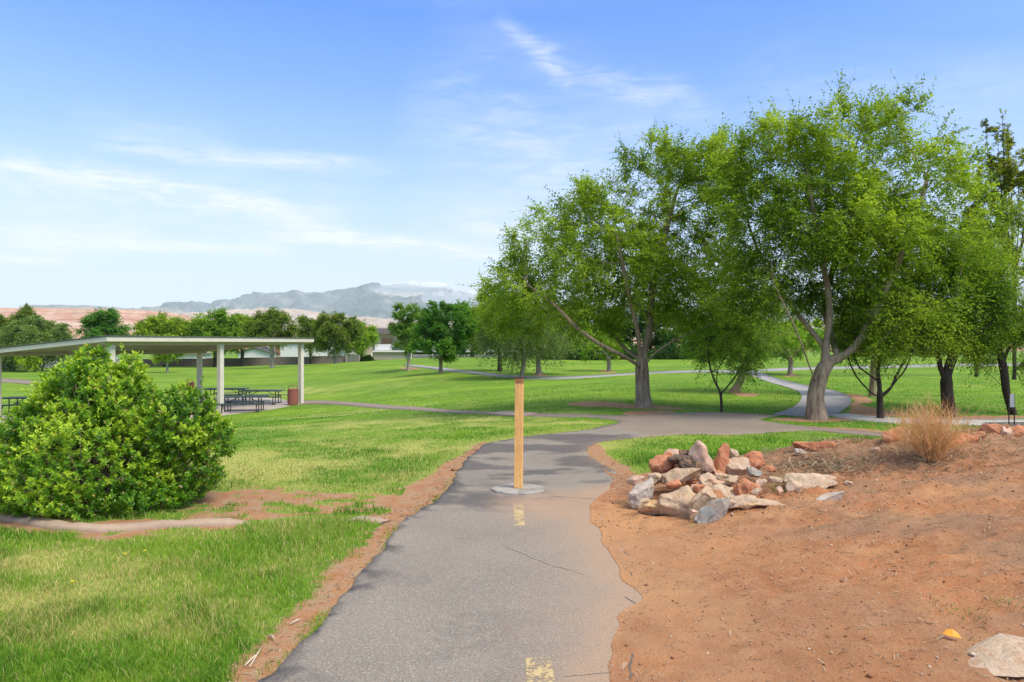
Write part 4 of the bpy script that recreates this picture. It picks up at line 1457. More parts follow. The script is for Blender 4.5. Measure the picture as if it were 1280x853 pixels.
tree('lawn_tree', 'narrow upright light green tree leftmost on the hill crest', 'tree', (510, 460), 62,
     [(511, 448), (512, 436)], [[(512, 436), (505, 420), (502, 400)], [(512, 436), (518, 420), (520, 400)]],
     [(510, 414, 25, 30), (511, 396, 21, 18)], 0.17, 300, 17000, (0.16, 0.09), [(0.12, 0.25, 0.045), (0.18, 0.33, 0.06), (0.27, 0.42, 0.09)], B_PALE, 35, flare=0.4)
tree('lawn_tree', 'small tree with a thin pale trunk under the left limbs of the large spreading tree', 'tree', (761, 464.5), 55,
     [(761, 455), (760, 446)], [], [(757, 432, 30, 18), (735, 440, 18, 12)], 0.19, 160, 6000, (0.14, 0.08), PAL_LIME, B_PALE, 36, flare=0.3)
# trees by the far boundary
FAR = [
    ('lawn_tree', 'pale-trunked olive green tree in front of the white house by the boundary wall', (420, 454), 98, 388, 34, 440, PAL_OLIVE, B_PALE, 41),
    ('lawn_tree', 'bright lime green rounded tree at the end of the boundary wall', (452, 450), 112, 404, 26, 438, PAL_LIME, B_DARK, 42),
    ('lawn_tree', 'thin pale-trunked olive tree seen over the right half of the shelter roof', (340, 460), 98, 387, 34, 432, PAL_OLIVE, B_PALE, 43),
    ('lawn_tree', 'small pale-trunked tree seen beneath the shelter roof behind the bush', (209, 466), 82, 418, 20, 448, PAL_ELM, B_PALE, 44),
    ('lawn_tree', 'round green tree seen over the middle of the shelter roof, light lime crown', (270, 462), 118, 386, 38, 440, PAL_LIME, B_DARK, 45),
    ('lawn_tree', 'wide lime green tree over the shelter roof, right of the dark round one', (208, 463), 120, 392, 46, 440, PAL_ELM, B_DARK, 46),
    ('lawn_tree', 'dense dark green round tree over the peak of the shelter roof', (132, 463), 108, 381, 30, 442, PAL_DEEP, B_DARK, 47),
    ('willow_tree', 'wispy grey-green tree with two leaning trunks beyond the shelter on the far left', (49, 464.5), 88, 392, 44, 452, PAL_GREY, B_GREY, 48),
    ('willow_tree', 'wispy tree with a single leaning trunk at the left edge', (15, 464), 92, 408, 30, 452, PAL_GREY, B_GREY, 49),
    ('young_tree', 'thin sapling standing between the two leaning trunks on the far left', (35, 465), 84, 442, 7, 456, PAL_ELM, B_GREY, 50),
    ('background_tree', 'rounded brownish-green treetop behind the wispy tree on the far left', (32, 458), 150, 380, 17, 430, PAL_OLIVE, B_DARK, 51),
    ('background_tree', 'brownish treetop cut by the left edge of the picture', (-4, 458), 150, 387, 14, 430, PAL_OLIVE, B_DARK, 52),
    ('background_tree', 'dark bushy tree showing between the two hill-crest trees and the dark-trunked tree', (590, 452), 105, 380, 26, 440, PAL_DEEP, B_DARK, 53),
    ('background_tree', 'pointed blue-green tree on the skyline behind the rounded deep green tree', (578, 450), 125, 370, 12, 430, PAL_DEEP, B_DARK, 54),
    ('background_tree', 'lime tree over the shelter roof just left of the white house', (303, 460), 122, 390, 26, 440, PAL_ELM, B_DARK, 55),
    ('background_tree', 'olive tree touching the pale-trunked tree beside the white house', (388, 455), 125, 392, 20, 440, PAL_OLIVE, B_DARK, 56),
    ('background_tree', 'small tree with yellow-orange leaves behind the lime rounded tree', (448, 448), 150, 403, 20, 430, [(0.3, 0.2, 0.02), (0.45, 0.26, 0.03), (0.5, 0.12, 0.03)], B_DARK, 57),
]
for nm, lb, base, Y, top, rx, bot, pal, bk, sd_ in FAR:
    cy, ry = (top + bot) / 2, (bot - top) / 2
    r_ = np.random.default_rng(sd_)
    ev = [(base[0], cy + ry * .12, rx * .88, ry * .95)]
    for k in range(5):
        a_ = r_.uniform(0, 6.28)
        ev.append((base[0] + math.cos(a_) * rx * .5, cy + math.sin(a_) * ry * .42, rx * r_.uniform(.38, .55), ry * r_.uniform(.4, .58)))
    wil = nm == 'willow_tree'
    tr_ = [(base[0] + (rx * .1 if wil else 0), (base[1] + bot) / 2), (base[0] + (rx * .3 if wil else 0), bot - 3)]
    lm_ = [[(base[0], base[1] - 4), (base[0] - rx * .25, bot + 2), (base[0] - rx * .5, cy)]] if nm == 'willow_tree' and sd_ == 48 else []
    n_ = int(3500 + 11 * rx * ry)
    tree(nm, lb, 'tree', base, Y, tr_, lm_, ev, max(0.07, 0.0030 * Y * (rx / 30)), max(60, int(rx * ry / 4)), n_, (Y * 0.0030, Y * 0.0018), pal, bk, sd_, spray=Y * 0.010 * (1.5 if wil else 1), droop=0.8 if wil else 0.25, twigs=400, tip=0.02, flare=.3)
# dark belt of trees behind the middle of the park
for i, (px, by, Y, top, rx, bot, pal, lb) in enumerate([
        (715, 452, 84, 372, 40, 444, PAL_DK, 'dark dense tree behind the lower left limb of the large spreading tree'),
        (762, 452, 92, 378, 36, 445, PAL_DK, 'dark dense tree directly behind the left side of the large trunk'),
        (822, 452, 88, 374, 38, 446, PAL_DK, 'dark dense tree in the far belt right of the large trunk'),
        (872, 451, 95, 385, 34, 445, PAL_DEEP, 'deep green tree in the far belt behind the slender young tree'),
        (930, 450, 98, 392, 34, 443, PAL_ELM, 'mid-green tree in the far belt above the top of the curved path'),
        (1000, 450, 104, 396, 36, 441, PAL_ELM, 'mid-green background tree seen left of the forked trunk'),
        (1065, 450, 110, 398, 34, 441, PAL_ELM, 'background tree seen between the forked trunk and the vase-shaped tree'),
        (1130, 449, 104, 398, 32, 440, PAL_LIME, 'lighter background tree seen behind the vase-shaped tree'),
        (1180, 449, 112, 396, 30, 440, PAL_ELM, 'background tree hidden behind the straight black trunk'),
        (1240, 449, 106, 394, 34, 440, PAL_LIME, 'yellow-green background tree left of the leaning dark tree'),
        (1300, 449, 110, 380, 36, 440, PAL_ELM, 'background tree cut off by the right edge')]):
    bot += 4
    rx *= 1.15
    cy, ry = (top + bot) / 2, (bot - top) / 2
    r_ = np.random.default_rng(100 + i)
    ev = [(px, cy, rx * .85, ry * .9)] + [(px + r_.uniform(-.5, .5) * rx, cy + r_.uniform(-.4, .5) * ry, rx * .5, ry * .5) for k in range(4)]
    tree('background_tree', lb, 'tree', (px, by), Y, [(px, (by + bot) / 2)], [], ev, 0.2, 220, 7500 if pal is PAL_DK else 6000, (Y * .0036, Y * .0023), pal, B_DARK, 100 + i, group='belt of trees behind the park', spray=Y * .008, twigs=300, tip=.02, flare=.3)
# dark hedge along the foot of the belt
def bush_blob(name, label, cat, pxc, base_py, Y, rxp, hp, n, leaf, pal, seed, group=None, depth=None):
    r = np.random.default_rng(seed)
    m = Y / F
    x0 = (pxc - 640) * m
    z0 = sz(x0, Y)
    rx, h = rxp * m, hp * m
    d = unit(r.normal(size=(n, 3)))
    d[:, 2] = np.abs(d[:, 2])
    q = r.uniform(0.25, 1, n) ** 0.6
    lump = 0.8 + 0.4 * fbm(d[:, 0] * 2.5 + d[:, 2], d[:, 1] * 2.5 - d[:, 2], seed, 3)
    C = d * (q * lump)[:, None] * np.array([rx, depth or rx * .7, h])
    D = d + r.normal(0, .8, (n, 3))
    L = leaf * r.uniform(.6, 1.3, n)
    V, T = leaf_quads(C, D, unit(d + r.normal(0, .7, (n, 3))), L, L * .6)
    root = empty(name, (x0, Y, z0), label, cat, group)
    mesh_np('foliage', V, T, M_LEAF, root, attrs={'Col': leaf_cols(n, C, pal, r, seed, 1.0 / max(.5, rx * .3))})
    mb = MB()
    for k in range(5):
        a_ = r.uniform(0, 6.28)
        mb.tube([(0, 0, -.02), (math.cos(a_) * rx * .25, math.sin(a_) * rx * .2, h * .4), (math.cos(a_) * rx * .5, math.sin(a_) * rx * .4, h * .7)], [rx * .02, rx * .015, rx * .006], 5)
    mb.build('stem', B_DARK, root)
    return root


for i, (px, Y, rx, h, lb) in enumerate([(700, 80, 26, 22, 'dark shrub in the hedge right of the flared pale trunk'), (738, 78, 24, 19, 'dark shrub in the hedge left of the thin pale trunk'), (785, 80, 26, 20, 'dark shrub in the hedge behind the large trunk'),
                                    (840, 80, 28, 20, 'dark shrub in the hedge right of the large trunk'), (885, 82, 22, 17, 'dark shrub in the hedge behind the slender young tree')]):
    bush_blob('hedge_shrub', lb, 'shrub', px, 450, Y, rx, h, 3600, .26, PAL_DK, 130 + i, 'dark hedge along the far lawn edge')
for i, (px, Y, rx, h, lb, pal) in enumerate([(945, 85, 20, 10, 'low pale green shrub beyond the top of the curved path', PAL_LIME), (1150, 88, 26, 10, 'low brownish-green shrub at the far right lawn edge', PAL_OLIVE),
                                         (460, 112, 7, 7, 'small dark shrub against the timber fence', PAL_DK), (1085, 90, 24, 9, 'low green shrub beyond the far right path', PAL_ELM)]):
    bush_blob('shrub', lb, 'shrub', px, 450, Y, rx, h, 1500, .22, pal, 140 + i)

# ------------------------------------------------------------------ shrub in front
def big_shrub():
    r = np.random.default_rng(5)
    Y0 = 7.0
    m = Y0 / F
    ell = [(118, 575, 122, 88, 0, 0.95), (118, 496, 56, 52, 0.0, .5), (0, 600, 108, 66, .1, .75), (228, 527, 44, 44, -.05, .42), (216, 612, 42, 30, -.1, .42), (-60, 600, 90, 60, .1, .6), (70, 530, 50, 46, .1, .45), (130, 620, 120, 40, -.15, .85), (158, 500, 30, 34, 0, .35), (164, 462, 12, 20, 0, .12), (112, 450, 16, 16, .05, .15), (80, 480, 22, 22, 0, .2), (262, 585, 16, 12, -.1, .16), (268, 545, 20, 26, 0, .2)]
    root = empty('shrub', ((120 - 640) * m, Y0, sz((120 - 640) * m, Y0)), 'big bushy bright green shrub behind the curved edging at left', 'shrub')
    off = np.array(root.location)
    C_, D_, ty = [], [], []
    E = [(np.array([(e[0] - 640) * m, Y0 + e[4], EYE - (e[1] + 4 - HOR) * m]), np.array([e[2] * m, e[5], e[3] * m]) * .87) for e in ell]
    # shoots near the surface of the union, plus inner ones
    for ei, (c, rd) in enumerate(E):
        area = 4 * math.pi * ((rd[0] * rd[1]) ** 1.6 / 3 + (rd[0] * rd[2]) ** 1.6 / 3 + (rd[1] * rd[2]) ** 1.6 / 3) ** (1 / 1.6)
        n = int(area * 480)
        d = unit(r.normal(size=(n, 3)))
        lump = 0.66 + 0.66 * fbm(d[:, 0] * 3.4 + ei * 3.7, d[:, 1] * 3.4 + d[:, 2] * 3.4, 7 + ei, 3, .65)
        q = np.where(r.uniform(size=n) < .62, r.uniform(.9, 1.04, n), r.uniform(.45, .9, n))
        P = c + d * rd * (q * lump)[:, None]
        g = unit(d / rd)
        keep = np.ones(n, bool)
        for ej, (c2, r2) in enumerate(E):
            if ej != ei:
                keep &= (((P - c2) / (r2 * .80)) ** 2).sum(1) > 1
        keep &= P[:, 2] > 0.06
        keep &= P[:, 0] > (-130 - 640) * m
        C_.append(P[keep])
        D_.append(g[keep])
    P, G_ = np.vstack(C_), np.vstack(D_)
    # a few long shoots break the outline
    n = len(P)
    tall = (r.uniform(size=n) < .035) & (P[:, 2] > .6)
    sdir = unit(G_ + np.array([0, 0, .65]) + r.normal(0, .3, (n, 3)))
    slen = r.uniform(.05, .10, n) + tall * r.uniform(.06, .17, n)
    per = 13
    k = np.arange(per)
    t = (k + .5) / per
    ang = k * 2.4
    a = unit(np.cross(sdir, r.normal(size=(n, 3))))
    b = np.cross(sdir, a)
    base = P[:, None] + sdir[:, None] * (slen[:, None] * t[None])[..., None]
    spread = (1.15 - .75 * t)[None, :, None]
    D = sdir[:, None] * (0.35 + .75 * t[None, :, None]) + (a[:, None] * np.cos(ang)[None, :, None] + b[:, None] * np.sin(ang)[None, :, None]) * spread + r.normal(0, .18, (n, per, 3))
    Nn = sdir[:, None] + r.normal(0, .25, (n, per, 3))
    L = (0.045 * (1.1 - .35 * np.abs(t - .5) * 2))[None] * r.uniform(.7, 1.25, (n, per))
    V, T = leaf_quads(base.reshape(-1, 3), D.reshape(-1, 3), Nn.reshape(-1, 3), L.ravel(), L.ravel() * .48, .18)
    # older leaves are deeper green, the young shoot tips light green
    vig = np.clip(.48 + 2.3 * (fbm(P[:, 0] * 5, P[:, 2] * 5 + P[:, 1] * 2, 3, 3) - .5) + r.normal(0, .28, n), 0, 1)
    ag = np.clip(vig[:, None] * .75 + t[None] * .55 - .14 + r.normal(0, .1, (n, per)), 0, 1).ravel()
    c0, c1, c2 = np.array((.05, .155, .012)), np.array((.18, .38, .02)), np.array((.52, .68, .05))
    col = np.where(ag[:, None] < .5, c0 + (c1 - c0) * ag[:, None] * 2, c1 + (c2 - c1) * (ag[:, None] - .5) * 2)
    yl = r.uniform(size=len(col)) < .006
    col[yl] = (.62, .42, .05)
    br = r.uniform(size=len(col)) < .02
    col[br] = (.55, .42, .22)
    mesh_np('foliage', V - off, T, M_SHRUB, root, attrs={'Col': np.repeat(col, 4, 0)})
    print('shrub leaves', len(col))
    # woody stems
    mb = MB()
    sel_ = r.choice(n, 260, replace=False)
    for i in sel_:
        p = P[i] - off
        st = np.array([p[0] * .35 + r.normal(0, .1), p[1] * .3, .02])
        mid = st * .45 + p * .55 + r.normal(0, .05, 3) + np.array([0, 0, .05])
        mb.tube([st, (st + mid) / 2 + r.normal(0, .03, 3), mid, p], [.012, .009, .006, .003], 5)
    mb.build('stem', B_GREY, root)
    # thick tangle of twigs that closes the view through the middle
    return root


big_shrub()
# ------------------------------------------------------------------ grass blades
def grass():
    r = np.random.default_rng(99)
    n = 560000
    # uniform over angle, more per square metre close to the camera
    u = r.uniform(-1.02, 1.02, n)
    s = r.uniform(0, 1, n)
    y0, y1 = 2.6, 34.0
    p = 0.62
    y = (y0 ** -p + s * (y1 ** -p - y0 ** -p)) ** (-1 / p)
    x = u * y
    keep = (x > -26) & (x < 24)
    keep &= ~((x > 1.2) & (y < 8.2))
    x, y = x[keep], y[keep]
    mask = np.zeros(len(x), bool)
    for P_ in (path_P, cross_P, crossl_P, curve_P, walk_P, walkd_P, bank_P):
        lo, hi = P_.min(0) - .1, P_.max(0) + .1
        q = (x > lo[0]) & (x < hi[0]) & (y > lo[1]) & (y < hi[1])
        if q.any():
            mask[q] |= inpoly(x[q], y[q], P_)
    mask |= inpoly(x, y, SLAB_P)
    kp = kerb_d(x, y) > 0.09
    ok = ~mask & kp
    x, y = x[ok], y[ok]
    br = bare_f(x, y)
    ok = r.uniform(size=len(x)) > br * 1.25 - .02
    x, y, br = x[ok], y[ok], br[ok]
    dr = dry_f(x, y)
    n = len(x)
    print('blades', n)
    z = tz(x, y)
    clump = fbm(x * 2.2, y * 2.2, 55, 4, .6) * .6 + fbm(x * .7, y * .7, 57, 3, .6) * .4
    lush = sstep(.48, .62, clump)
    near = 1 - sstep(5, 16, y)
    long_ = np.exp(-((x + 1.7) / .9) ** 2 - ((y - 5.9) / .7) ** 2)
    h = (0.026 + .028 * r.uniform(size=n) + .03 * lush + .045 * long_) * (1 - .45 * dr) * (.55 + .45 * near)
    h *= 1 - .5 * np.clip(br, 0, 1)
    h = h * np.where(y > 12, .8, 1)
    wd = np.maximum(.0032, .00085 * y) * r.uniform(.7, 1.3, n)
    th = r.uniform(0, 2 * math.pi, n)
    lean = r.uniform(.1, .95, n) * h
    ld = r.uniform(0, 2 * math.pi, n)
    sx, sy = np.cos(th) * wd / 2, np.sin(th) * wd / 2
    lx, ly = np.cos(ld) * lean, np.sin(ld) * lean
    b1 = np.stack([x - sx, y - sy, z - .005], 1)
    b2 = np.stack([x + sx, y + sy, z - .005], 1)
    m1 = np.stack([x - sx * .8 + lx * .35, y - sy * .8 + ly * .35, z + h * .6], 1)
    m2 = np.stack([x + sx * .8 + lx * .35, y + sy * .8 + ly * .35, z + h * .6], 1)
    tp = np.stack([x + lx, y + ly, z + h * .95], 1)
    V = np.stack([b1, b2, m1, m2, tp], 1).reshape(-1, 3)
    i = np.arange(n) * 5
    Q = np.stack([i, i + 1, i + 3, i + 2], 1)
    T = np.stack([i + 2, i + 3, i + 4], 1)
    g0, g1, g2 = np.array((.07, .19, .016)), np.array((.15, .32, .024)), np.array((.30, .44, .045))
    t = np.clip(.5 + (fbm(x * .8, y * .8, 58, 4) - .5) * 1.6 - lush * .45 + r.normal(0, .22, n), 0, 1)[:, None]
    c = np.where(t < .5, g0 + (g1 - g0) * t * 2, g1 + (g2 - g1) * (t - .5) * 2)
    c = c * (1 + .2 * sstep(8, 14, y))[:, None]
    isd = (r.uniform(size=n) < dr * .7 + .03)[:, None]
    c = np.where(isd, np.array((.66, .56, .24)) * r.uniform(.6, 1.15, (n, 1)), c)
    c = np.where(~isd & (dr[:, None] > .3), c * .65 + np.array((.36, .44, .08)) * .35, c)
    o = mesh_np('grass', V, [Q, T], M_GRASS, attrs={'Col': np.repeat(c, 5, 0)})
    tag(o, 'short mown green lawn grass with dry yellow patches', 'grass', kind='stuff')


# ------------------------------------------------------------------ kerb edging by the shrub
KP = np.array([GP(*p) for p in [(-260, 640), (-120, 640), (0, 648), (35, 652), (70, 660), (115, 664), (160, 662), (205, 658), (260, 656), (300, 655), (330, 651), (380, 648), (430, 648), (462, 650), (482, 654)]])
KP = smooth_poly(KP, 2, closed=False)


def kerb_d(x, y):
    return pdist(x, y, KP[::2], closed=False)


def edging():
    R = resample(KP, .08, 0, closed=False)
    T = unit(np.gradient(R, axis=0))
    N = np.stack([-T[:, 1], T[:, 0]], 1)
    pxs = R[:, 0] / R[:, 1] * F + 640
    top = .05 - .075 * sstep(285, 335, pxs) + .045 * sstep(420, 450, pxs)
    prof = [(-.07, -.06), (-.07, 0.3), (-.06, .75), (-.035, .98), (.03, 1.0), (.06, .8), (.075, .3), (.075, -.06)]
    V = []
    for i in range(len(R)):
        z = tzs(*R[i])
        wob = 1 + .1 * math.sin(i * .7)
        for a, b in prof:
            p = R[i] + N[i] * a * wob
            V.append((p[0], p[1], z + (b * top[i] if b > 0 and top[i] > 0 else (min(b, 0) + min(top[i], 0)))))
    V = np.array(V)
    V[:, 2] += (fbm(V[:, 0] * 8, V[:, 1] * 8, 3, 4, .7) - .5) * .028
    k = len(prof)
    i = np.arange(len(R) - 1)[:, None] * k
    j = np.arange(k - 1)[None]
    Q = np.stack([i + j, i + j + 1, i + k + j + 1, i + k + j], -1).reshape(-1, 4)
    ends = [np.arange(k)[None], (np.arange(k)[::-1] + (len(R) - 1) * k)[None]]
    o = mesh_np('lawn_edging', V, [Q] + ends, M_CONC_P, smooth=True)
    tag(o, 'curved low pinkish concrete edging in front of the big shrub', 'edging')


edging()

# ------------------------------------------------------------------ post
M_WOOD, k = new_mat('orange_wood')
co = k.n('ShaderNodeTexCoord').outputs['Object']
v = k.mapping(co, scale=(1, 1, .06))
n1 = k.noise(v, 75, 7, .7, .8)
n2 = k.noise(co, 5, 4, .6)
c = k.mix(k.ramp(n1, [(.35, 0.0), (.65, 1.0)]), (.80, .41, .12), (.92, .56, .21))
c = k.mix(k.ramp(n2, [(.45, 0.0), (.7, .5)]), c, (.55, .27, .08))
c = k.mix(k.ramp(k.noise(k.mapping(co, scale=(1, 1, .02)), 110, 3, .5), [(.60, 0.0), (.66, .65)]), c, (.30, .13, .04))
c = k.mix(k.ramp(k.noise(co, 38, 2, .5), [(.70, 0.0), (.73, .8)]), c, (.12, .06, .03))
sp = k.n('ShaderNodeSeparateXYZ', ins={0: co})
st = k.m('ADD', sp.outputs[2], k.m('MULTIPLY', k.noise(k.mapping(co, scale=(1, 1, .15)), 35, 3, .6), .12))
c = k.mix(k.ramp(st, [(0.0, .0), (.985, 0.0), (1.0, 0.0)]), c, (.1, .05, .03))
f1 = k.m('MULTIPLY', k.m('GREATER_THAN', st, 1.26), .75)
c = k.mix(f1, c, (.16, .055, .025))
f2 = k.m('MULTIPLY', k.m('LESS_THAN', st, .10), .55)
c = k.mix(f2, c, (.22, .08, .03))
b = k.n('ShaderNodeBsdfPrincipled', ins={'Base Color': c, 'Roughness': .75, 'Normal': bump(k, n1, .4, .004)})
out(k, b.outputs[0])
M_IRON = simple('rusty_iron', (.10, .05, .03), (.05, .03, .025), .8, 30)
px_, py_ = POSTXY
post = empty('wooden_post', (px_, py_, sz(px_, py_)), 'square orange-brown wooden post standing in the middle of the footpath', 'bollard')
mb = MB().box((0, 0, .625), (.088, .088, 1.27), bev=.004)
o = mb.build('post_shaft', M_WOOD, post)
o.rotation_euler = (0, math.radians(.5), math.radians(-9))
MB().box((.0, 0, 1.264), (.094, .094, .012), bev=.002).build('cap_plate', M_IRON, post).rotation_euler = (0, math.radians(.5), math.radians(-9))
mb = MB()
mb.lathe([(.27, -.03), (.30, .0), (.305, .022), (.29, .034), (.0601, .038), (.01, .038)], n=48)
o = mb.build('footing', simple('worn_concrete', (.40, .37, .33), (.30, .28, .25), .9, 7, .3, .005, 80, stain=(.2, .17, .14), stain_scale=5), post)
o.scale = (1, .82, 1)

# ------------------------------------------------------------------ picnic shelter
S_ = 1.45
O = np.array([-11.16, 19.0]) * S_
DV = np.array([.4226, .9063])
PV = np.array([.9063, -.4226])
SLABZ = EYE - 3.30
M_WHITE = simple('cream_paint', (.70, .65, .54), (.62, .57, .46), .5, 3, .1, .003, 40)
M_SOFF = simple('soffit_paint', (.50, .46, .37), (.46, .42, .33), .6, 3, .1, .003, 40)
M_ROOFD = simple('roof_sheet', (.13, .12, .11), (.09, .085, .08), .6, 6)
M_PAD = simple('pad_concrete', (.50, .43, .37), (.43, .37, .32), .9, 2, .2, .005, 60)


def sh(s, t):
    """shelter plan: s metres along the high side, t metres towards the camera side"""
    p = O + DV * s + PV * t
    return p


ang = math.atan2(DV[1], DV[0])
shel = empty('picnic_shelter', (O[0], O[1], SLABZ), 'open-sided picnic shelter with a slanting flat cream roof on square columns', 'shelter', rz=ang)
# local frame: x along high side, y away from camera (-PV)
ps = np.array([(sh(a, b)) for a, b in ((-.5, .3), (11.5, .3), (11.5, -8.4), (-.5, -8.4))])
zh, zl = EYE + .08 * S_ - SLABZ, EYE - .34 * S_ - SLABZ
x0, x1, y0, y1 = -.33 * S_, 7.9 * S_, -.3 * S_, 5.8 * S_


def slab_between(mb, xa, xb, ya, yb, dz0, dz1, inset=0):
    def zr(y):
        return zh + (zl - zh) * (y - y0) / (y1 - y0)
    vs = []
    for zz_ in (dz0, dz1):
        for (x, y) in ((xa, ya), (xb, ya), (xb, yb), (xa, yb)):
            vs.append(mb.b.verts.new((x, y, zr(y) + zz_)))
    for f in ((0, 3, 2, 1), (4, 5, 6, 7), (0, 1, 5, 4), (1, 2, 6, 5), (2, 3, 7, 6), (3, 0, 4, 7)):
        mb.b.faces.new([vs[i] for i in f])


mb = MB()
fw = .05
slab_between(mb, x0, x1, y0, y0 + fw, -.02, .165)
slab_between(mb, x0, x1, y1 - fw, y1, -.02, .165)
slab_between(mb, x0, x0 + fw, y0 + fw, y1 - fw, -.02, .165)
slab_between(mb, x1 - fw, x1, y0 + fw, y1 - fw, -.02, .165)
roof = None
mbr = MB()
slab_between(mbr, x0 - .03, x1 + .03, y0 - .03, y1 + .03, .167, .22)
roof = mbr.build('roof', M_ROOFD, shel)
mb.build('fascia', M_WHITE, roof)
mb = MB()
slab_between(mb, x0 + fw + .002, x1 - fw - .002, y0 + fw + .002, y1 - fw - .002, .06, .10)
for i in range(22):
    xx = x0 + .3 + i * (x1 - x0 - .6) / 21
    slab_between(mb, xx, xx + .05, y0 + fw + .004, y1 - fw - .004, .035, .058)
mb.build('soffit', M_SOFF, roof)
mb = MB()
for yy in (0.0, 7.8):
    slab_between(mb, x0 + .1, x1 - .1, yy - .10, yy + .10, -.12, .034)
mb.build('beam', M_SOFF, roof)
for s_ in (0, 3.76 * S_, 7.52 * S_):
    for y_ in (0.0, 7.8):
        zt_ = zh + (zl - zh) * (y_ - y0) / (y1 - y0) - .118
        MB().box((s_, y_, zt_ / 2), (.225, .225, zt_), bev=.008).box((s_, y_, .012), (.40, .40, .02)).build('column', M_WHITE, shel)
# ground slab under the shelter
sp_ = [sh(-2.5, .9), sh(10.2, 1.0), sh(12.0, 1.3), sh(13.5, .5), sh(13.2, -9.4), sh(-2.5, -9.4)]
sp_ = [sp_[0], sp_[1], sp_[2]] + sp_[3:]
SLAB_P = np.array(sp_)
mb = MB()
bt = [mb.b.verts.new((p[0], p[1], SLABZ - .25)) for p in sp_]
tp = [mb.b.verts.new((p[0], p[1], SLABZ)) for p in sp_]
mb.b.faces.new(tp)
for i in range(len(sp_)):
    j = (i + 1) % len(sp_)
    mb.b.faces.new((bt[i], bt[j], tp[j], tp[i]))
tag(mb.build('concrete_pad', M_PAD), 'pinkish concrete floor pad beneath the picnic shelter', 'pavement', kind='structure')

# picnic tables
M_TUBE = simple('black_tube', (.015, .016, .017), (.02, .02, .02), .45, 10)
M_TOP = simple('green_mesh_top', (.045, .085, .075), (.03, .06, .055), .5, 60, .5, .004, 200)


def make_table():
    t = empty('picnic_table', (0, 0, 0), 'x', 'picnic table', 'metal picnic tables under the shelter')
    MB().box((0, 0, .745), (2.3, .76, .03), bev=.01).box((0, .375, .725), (2.28, .02, .05)).box((0, -.375, .725), (2.28, .02, .05)).build('tabletop', M_TOP, t)
    for s in (-1, 1):
        MB().box((0, s * .72, .445), (2.3, .27, .028), bev=.01).box((0, s * .85, .43), (2.28, .02, .04)).build('bench', M_TOP, t)
    for s in (-1, 1):
        mb = MB()
        x = s * .78
        mb.tube([(x, -.30, .725), (x, -.30, .10), (x, -.34, .04), (x, -.42, .025), (x, -.80, .025), (x, -.86, .06), (x, -.84, .20), (x, -.76, .41)], .025, 8)
        mb.tube([(x, .30, .725), (x, .30, .10), (x, .34, .04), (x, .42, .025), (x, .80, .025), (x, .86, .06), (x, .84, .20), (x, .76, .41)], .025, 8)
        mb.tube([(x, -.82, .405), (x, .82, .405)], .022, 8)
        mb.tube([(x, -.30, .70), (x, .30, .70)], .022, 8)
        mb.tube([(x, 0, .40), (x * .25, 0, .72)], .016, 6)
        mb.build('frame', M_TUBE, t)
    return t


T0 = make_table()
TB = [(328, 37.5, ang * 0 + math.radians(4), 'dark green metal picnic table nearest the rust-brown bin beside the right column'),
      (304, 33.3, math.radians(9), 'dark green picnic table right of the middle column, nearest the camera'),
      (283, 39.0, math.radians(4), 'dark picnic table farthest back, partly behind the middle column'),
      (38, 32.6, math.radians(4), 'dark picnic table far left under the shelter roof, above the left shoulder of the shrub')]
for i, (px, Y, rz, lb) in enumerate(TB):
    if i == 0:
        o = T0
    else:
        o = T0.copy()
        COL.objects.link(o)
        for ch in list(T0.children):
            c = ch.copy()
            COL.objects.link(c)
            c.parent = o
    o.location = ((px - 640) * Y / F, Y, SLABZ)
    o.rotation_euler = (0, 0, rz)
    o['label'] = lb

# litter bins
M_BIN = simple('bin_rust_brown', (.30, .10, .07), (.24, .085, .06), .7, 8, .3, .004, 90)


def make_bin():
    t = empty('litter_bin', (0, 0, 0), 'x', 'bin', 'rust-brown litter bins at the shelter')
    MB().lathe([(.24, 0), (.27, .02), (.275, .10), (.275, .80), (.285, .82), (.285, .85), (.20, .88), (.10, .89)], n=28).build('body', M_BIN, t)
    mb = MB()
    for k in range(3):
        mb.lathe([(.277, .25 + k * .22), (.281, .255 + k * .22), (.281, .27 + k * .22), (.277, .275 + k * .22)], n=28)
    mb.build('band', M_BIN, t)
    mb = MB()
    for s in (-1, 1):
        mb.tube([(s * .22, 0, .86), (s * .21, 0, 1.0), (s * .16, 0, 1.05), (0, 0, 1.06)], .017, 8)
    mb.box((0, 0, 1.055), (.34, .12, .02), bev=.004)
    mb.build('lid_frame', M_BIN, t)
    return t


b0 = make_bin()
for i, (px, Y, lb) in enumerate([(366, 36.8, 'rust-brown litter bin standing beside the right column of the shelter'), (237, 42.3, 'rust-brown litter bin at the back of the shelter, seen just above the shrub')]):
    if i == 0:
        o = b0
    else:
        o = b0.copy()
        COL.objects.link(o)
        for ch in list(b0.children):
            c = ch.copy()
            COL.objects.link(c)
            c.parent = o
    x = (px - 640) * Y / F
    o.location = (x, Y, SLABZ if i == 0 else EYE - 3.25)
    o['label'] = lb

# small pad behind the post
gp = [GP(*p) for p in [(608, 519), (632, 515.8), (672, 518.6), (650, 522)]]
mb = MB()
zt_ = max(tzs(*p) for p in gp)
bt = [mb.b.verts.new((p[0], p[1], tzs(*p) - .1)) for p in gp]
tp = [mb.b.verts.new((p[0], p[1], tzs(*p) + .05)) for p in gp]
mb.b.faces.new(tp)
for i in range(4):
    j = (i + 1) % 4
    mb.b.faces.new((bt[i], bt[j], tp[j], tp[i]))
tag(mb.build('utility_slab', simple('pink_slab', (.42, .30, .25), (.34, .25, .21), .9, 12)), 'flat pinkish slab lying in the grass behind the post', 'slab')

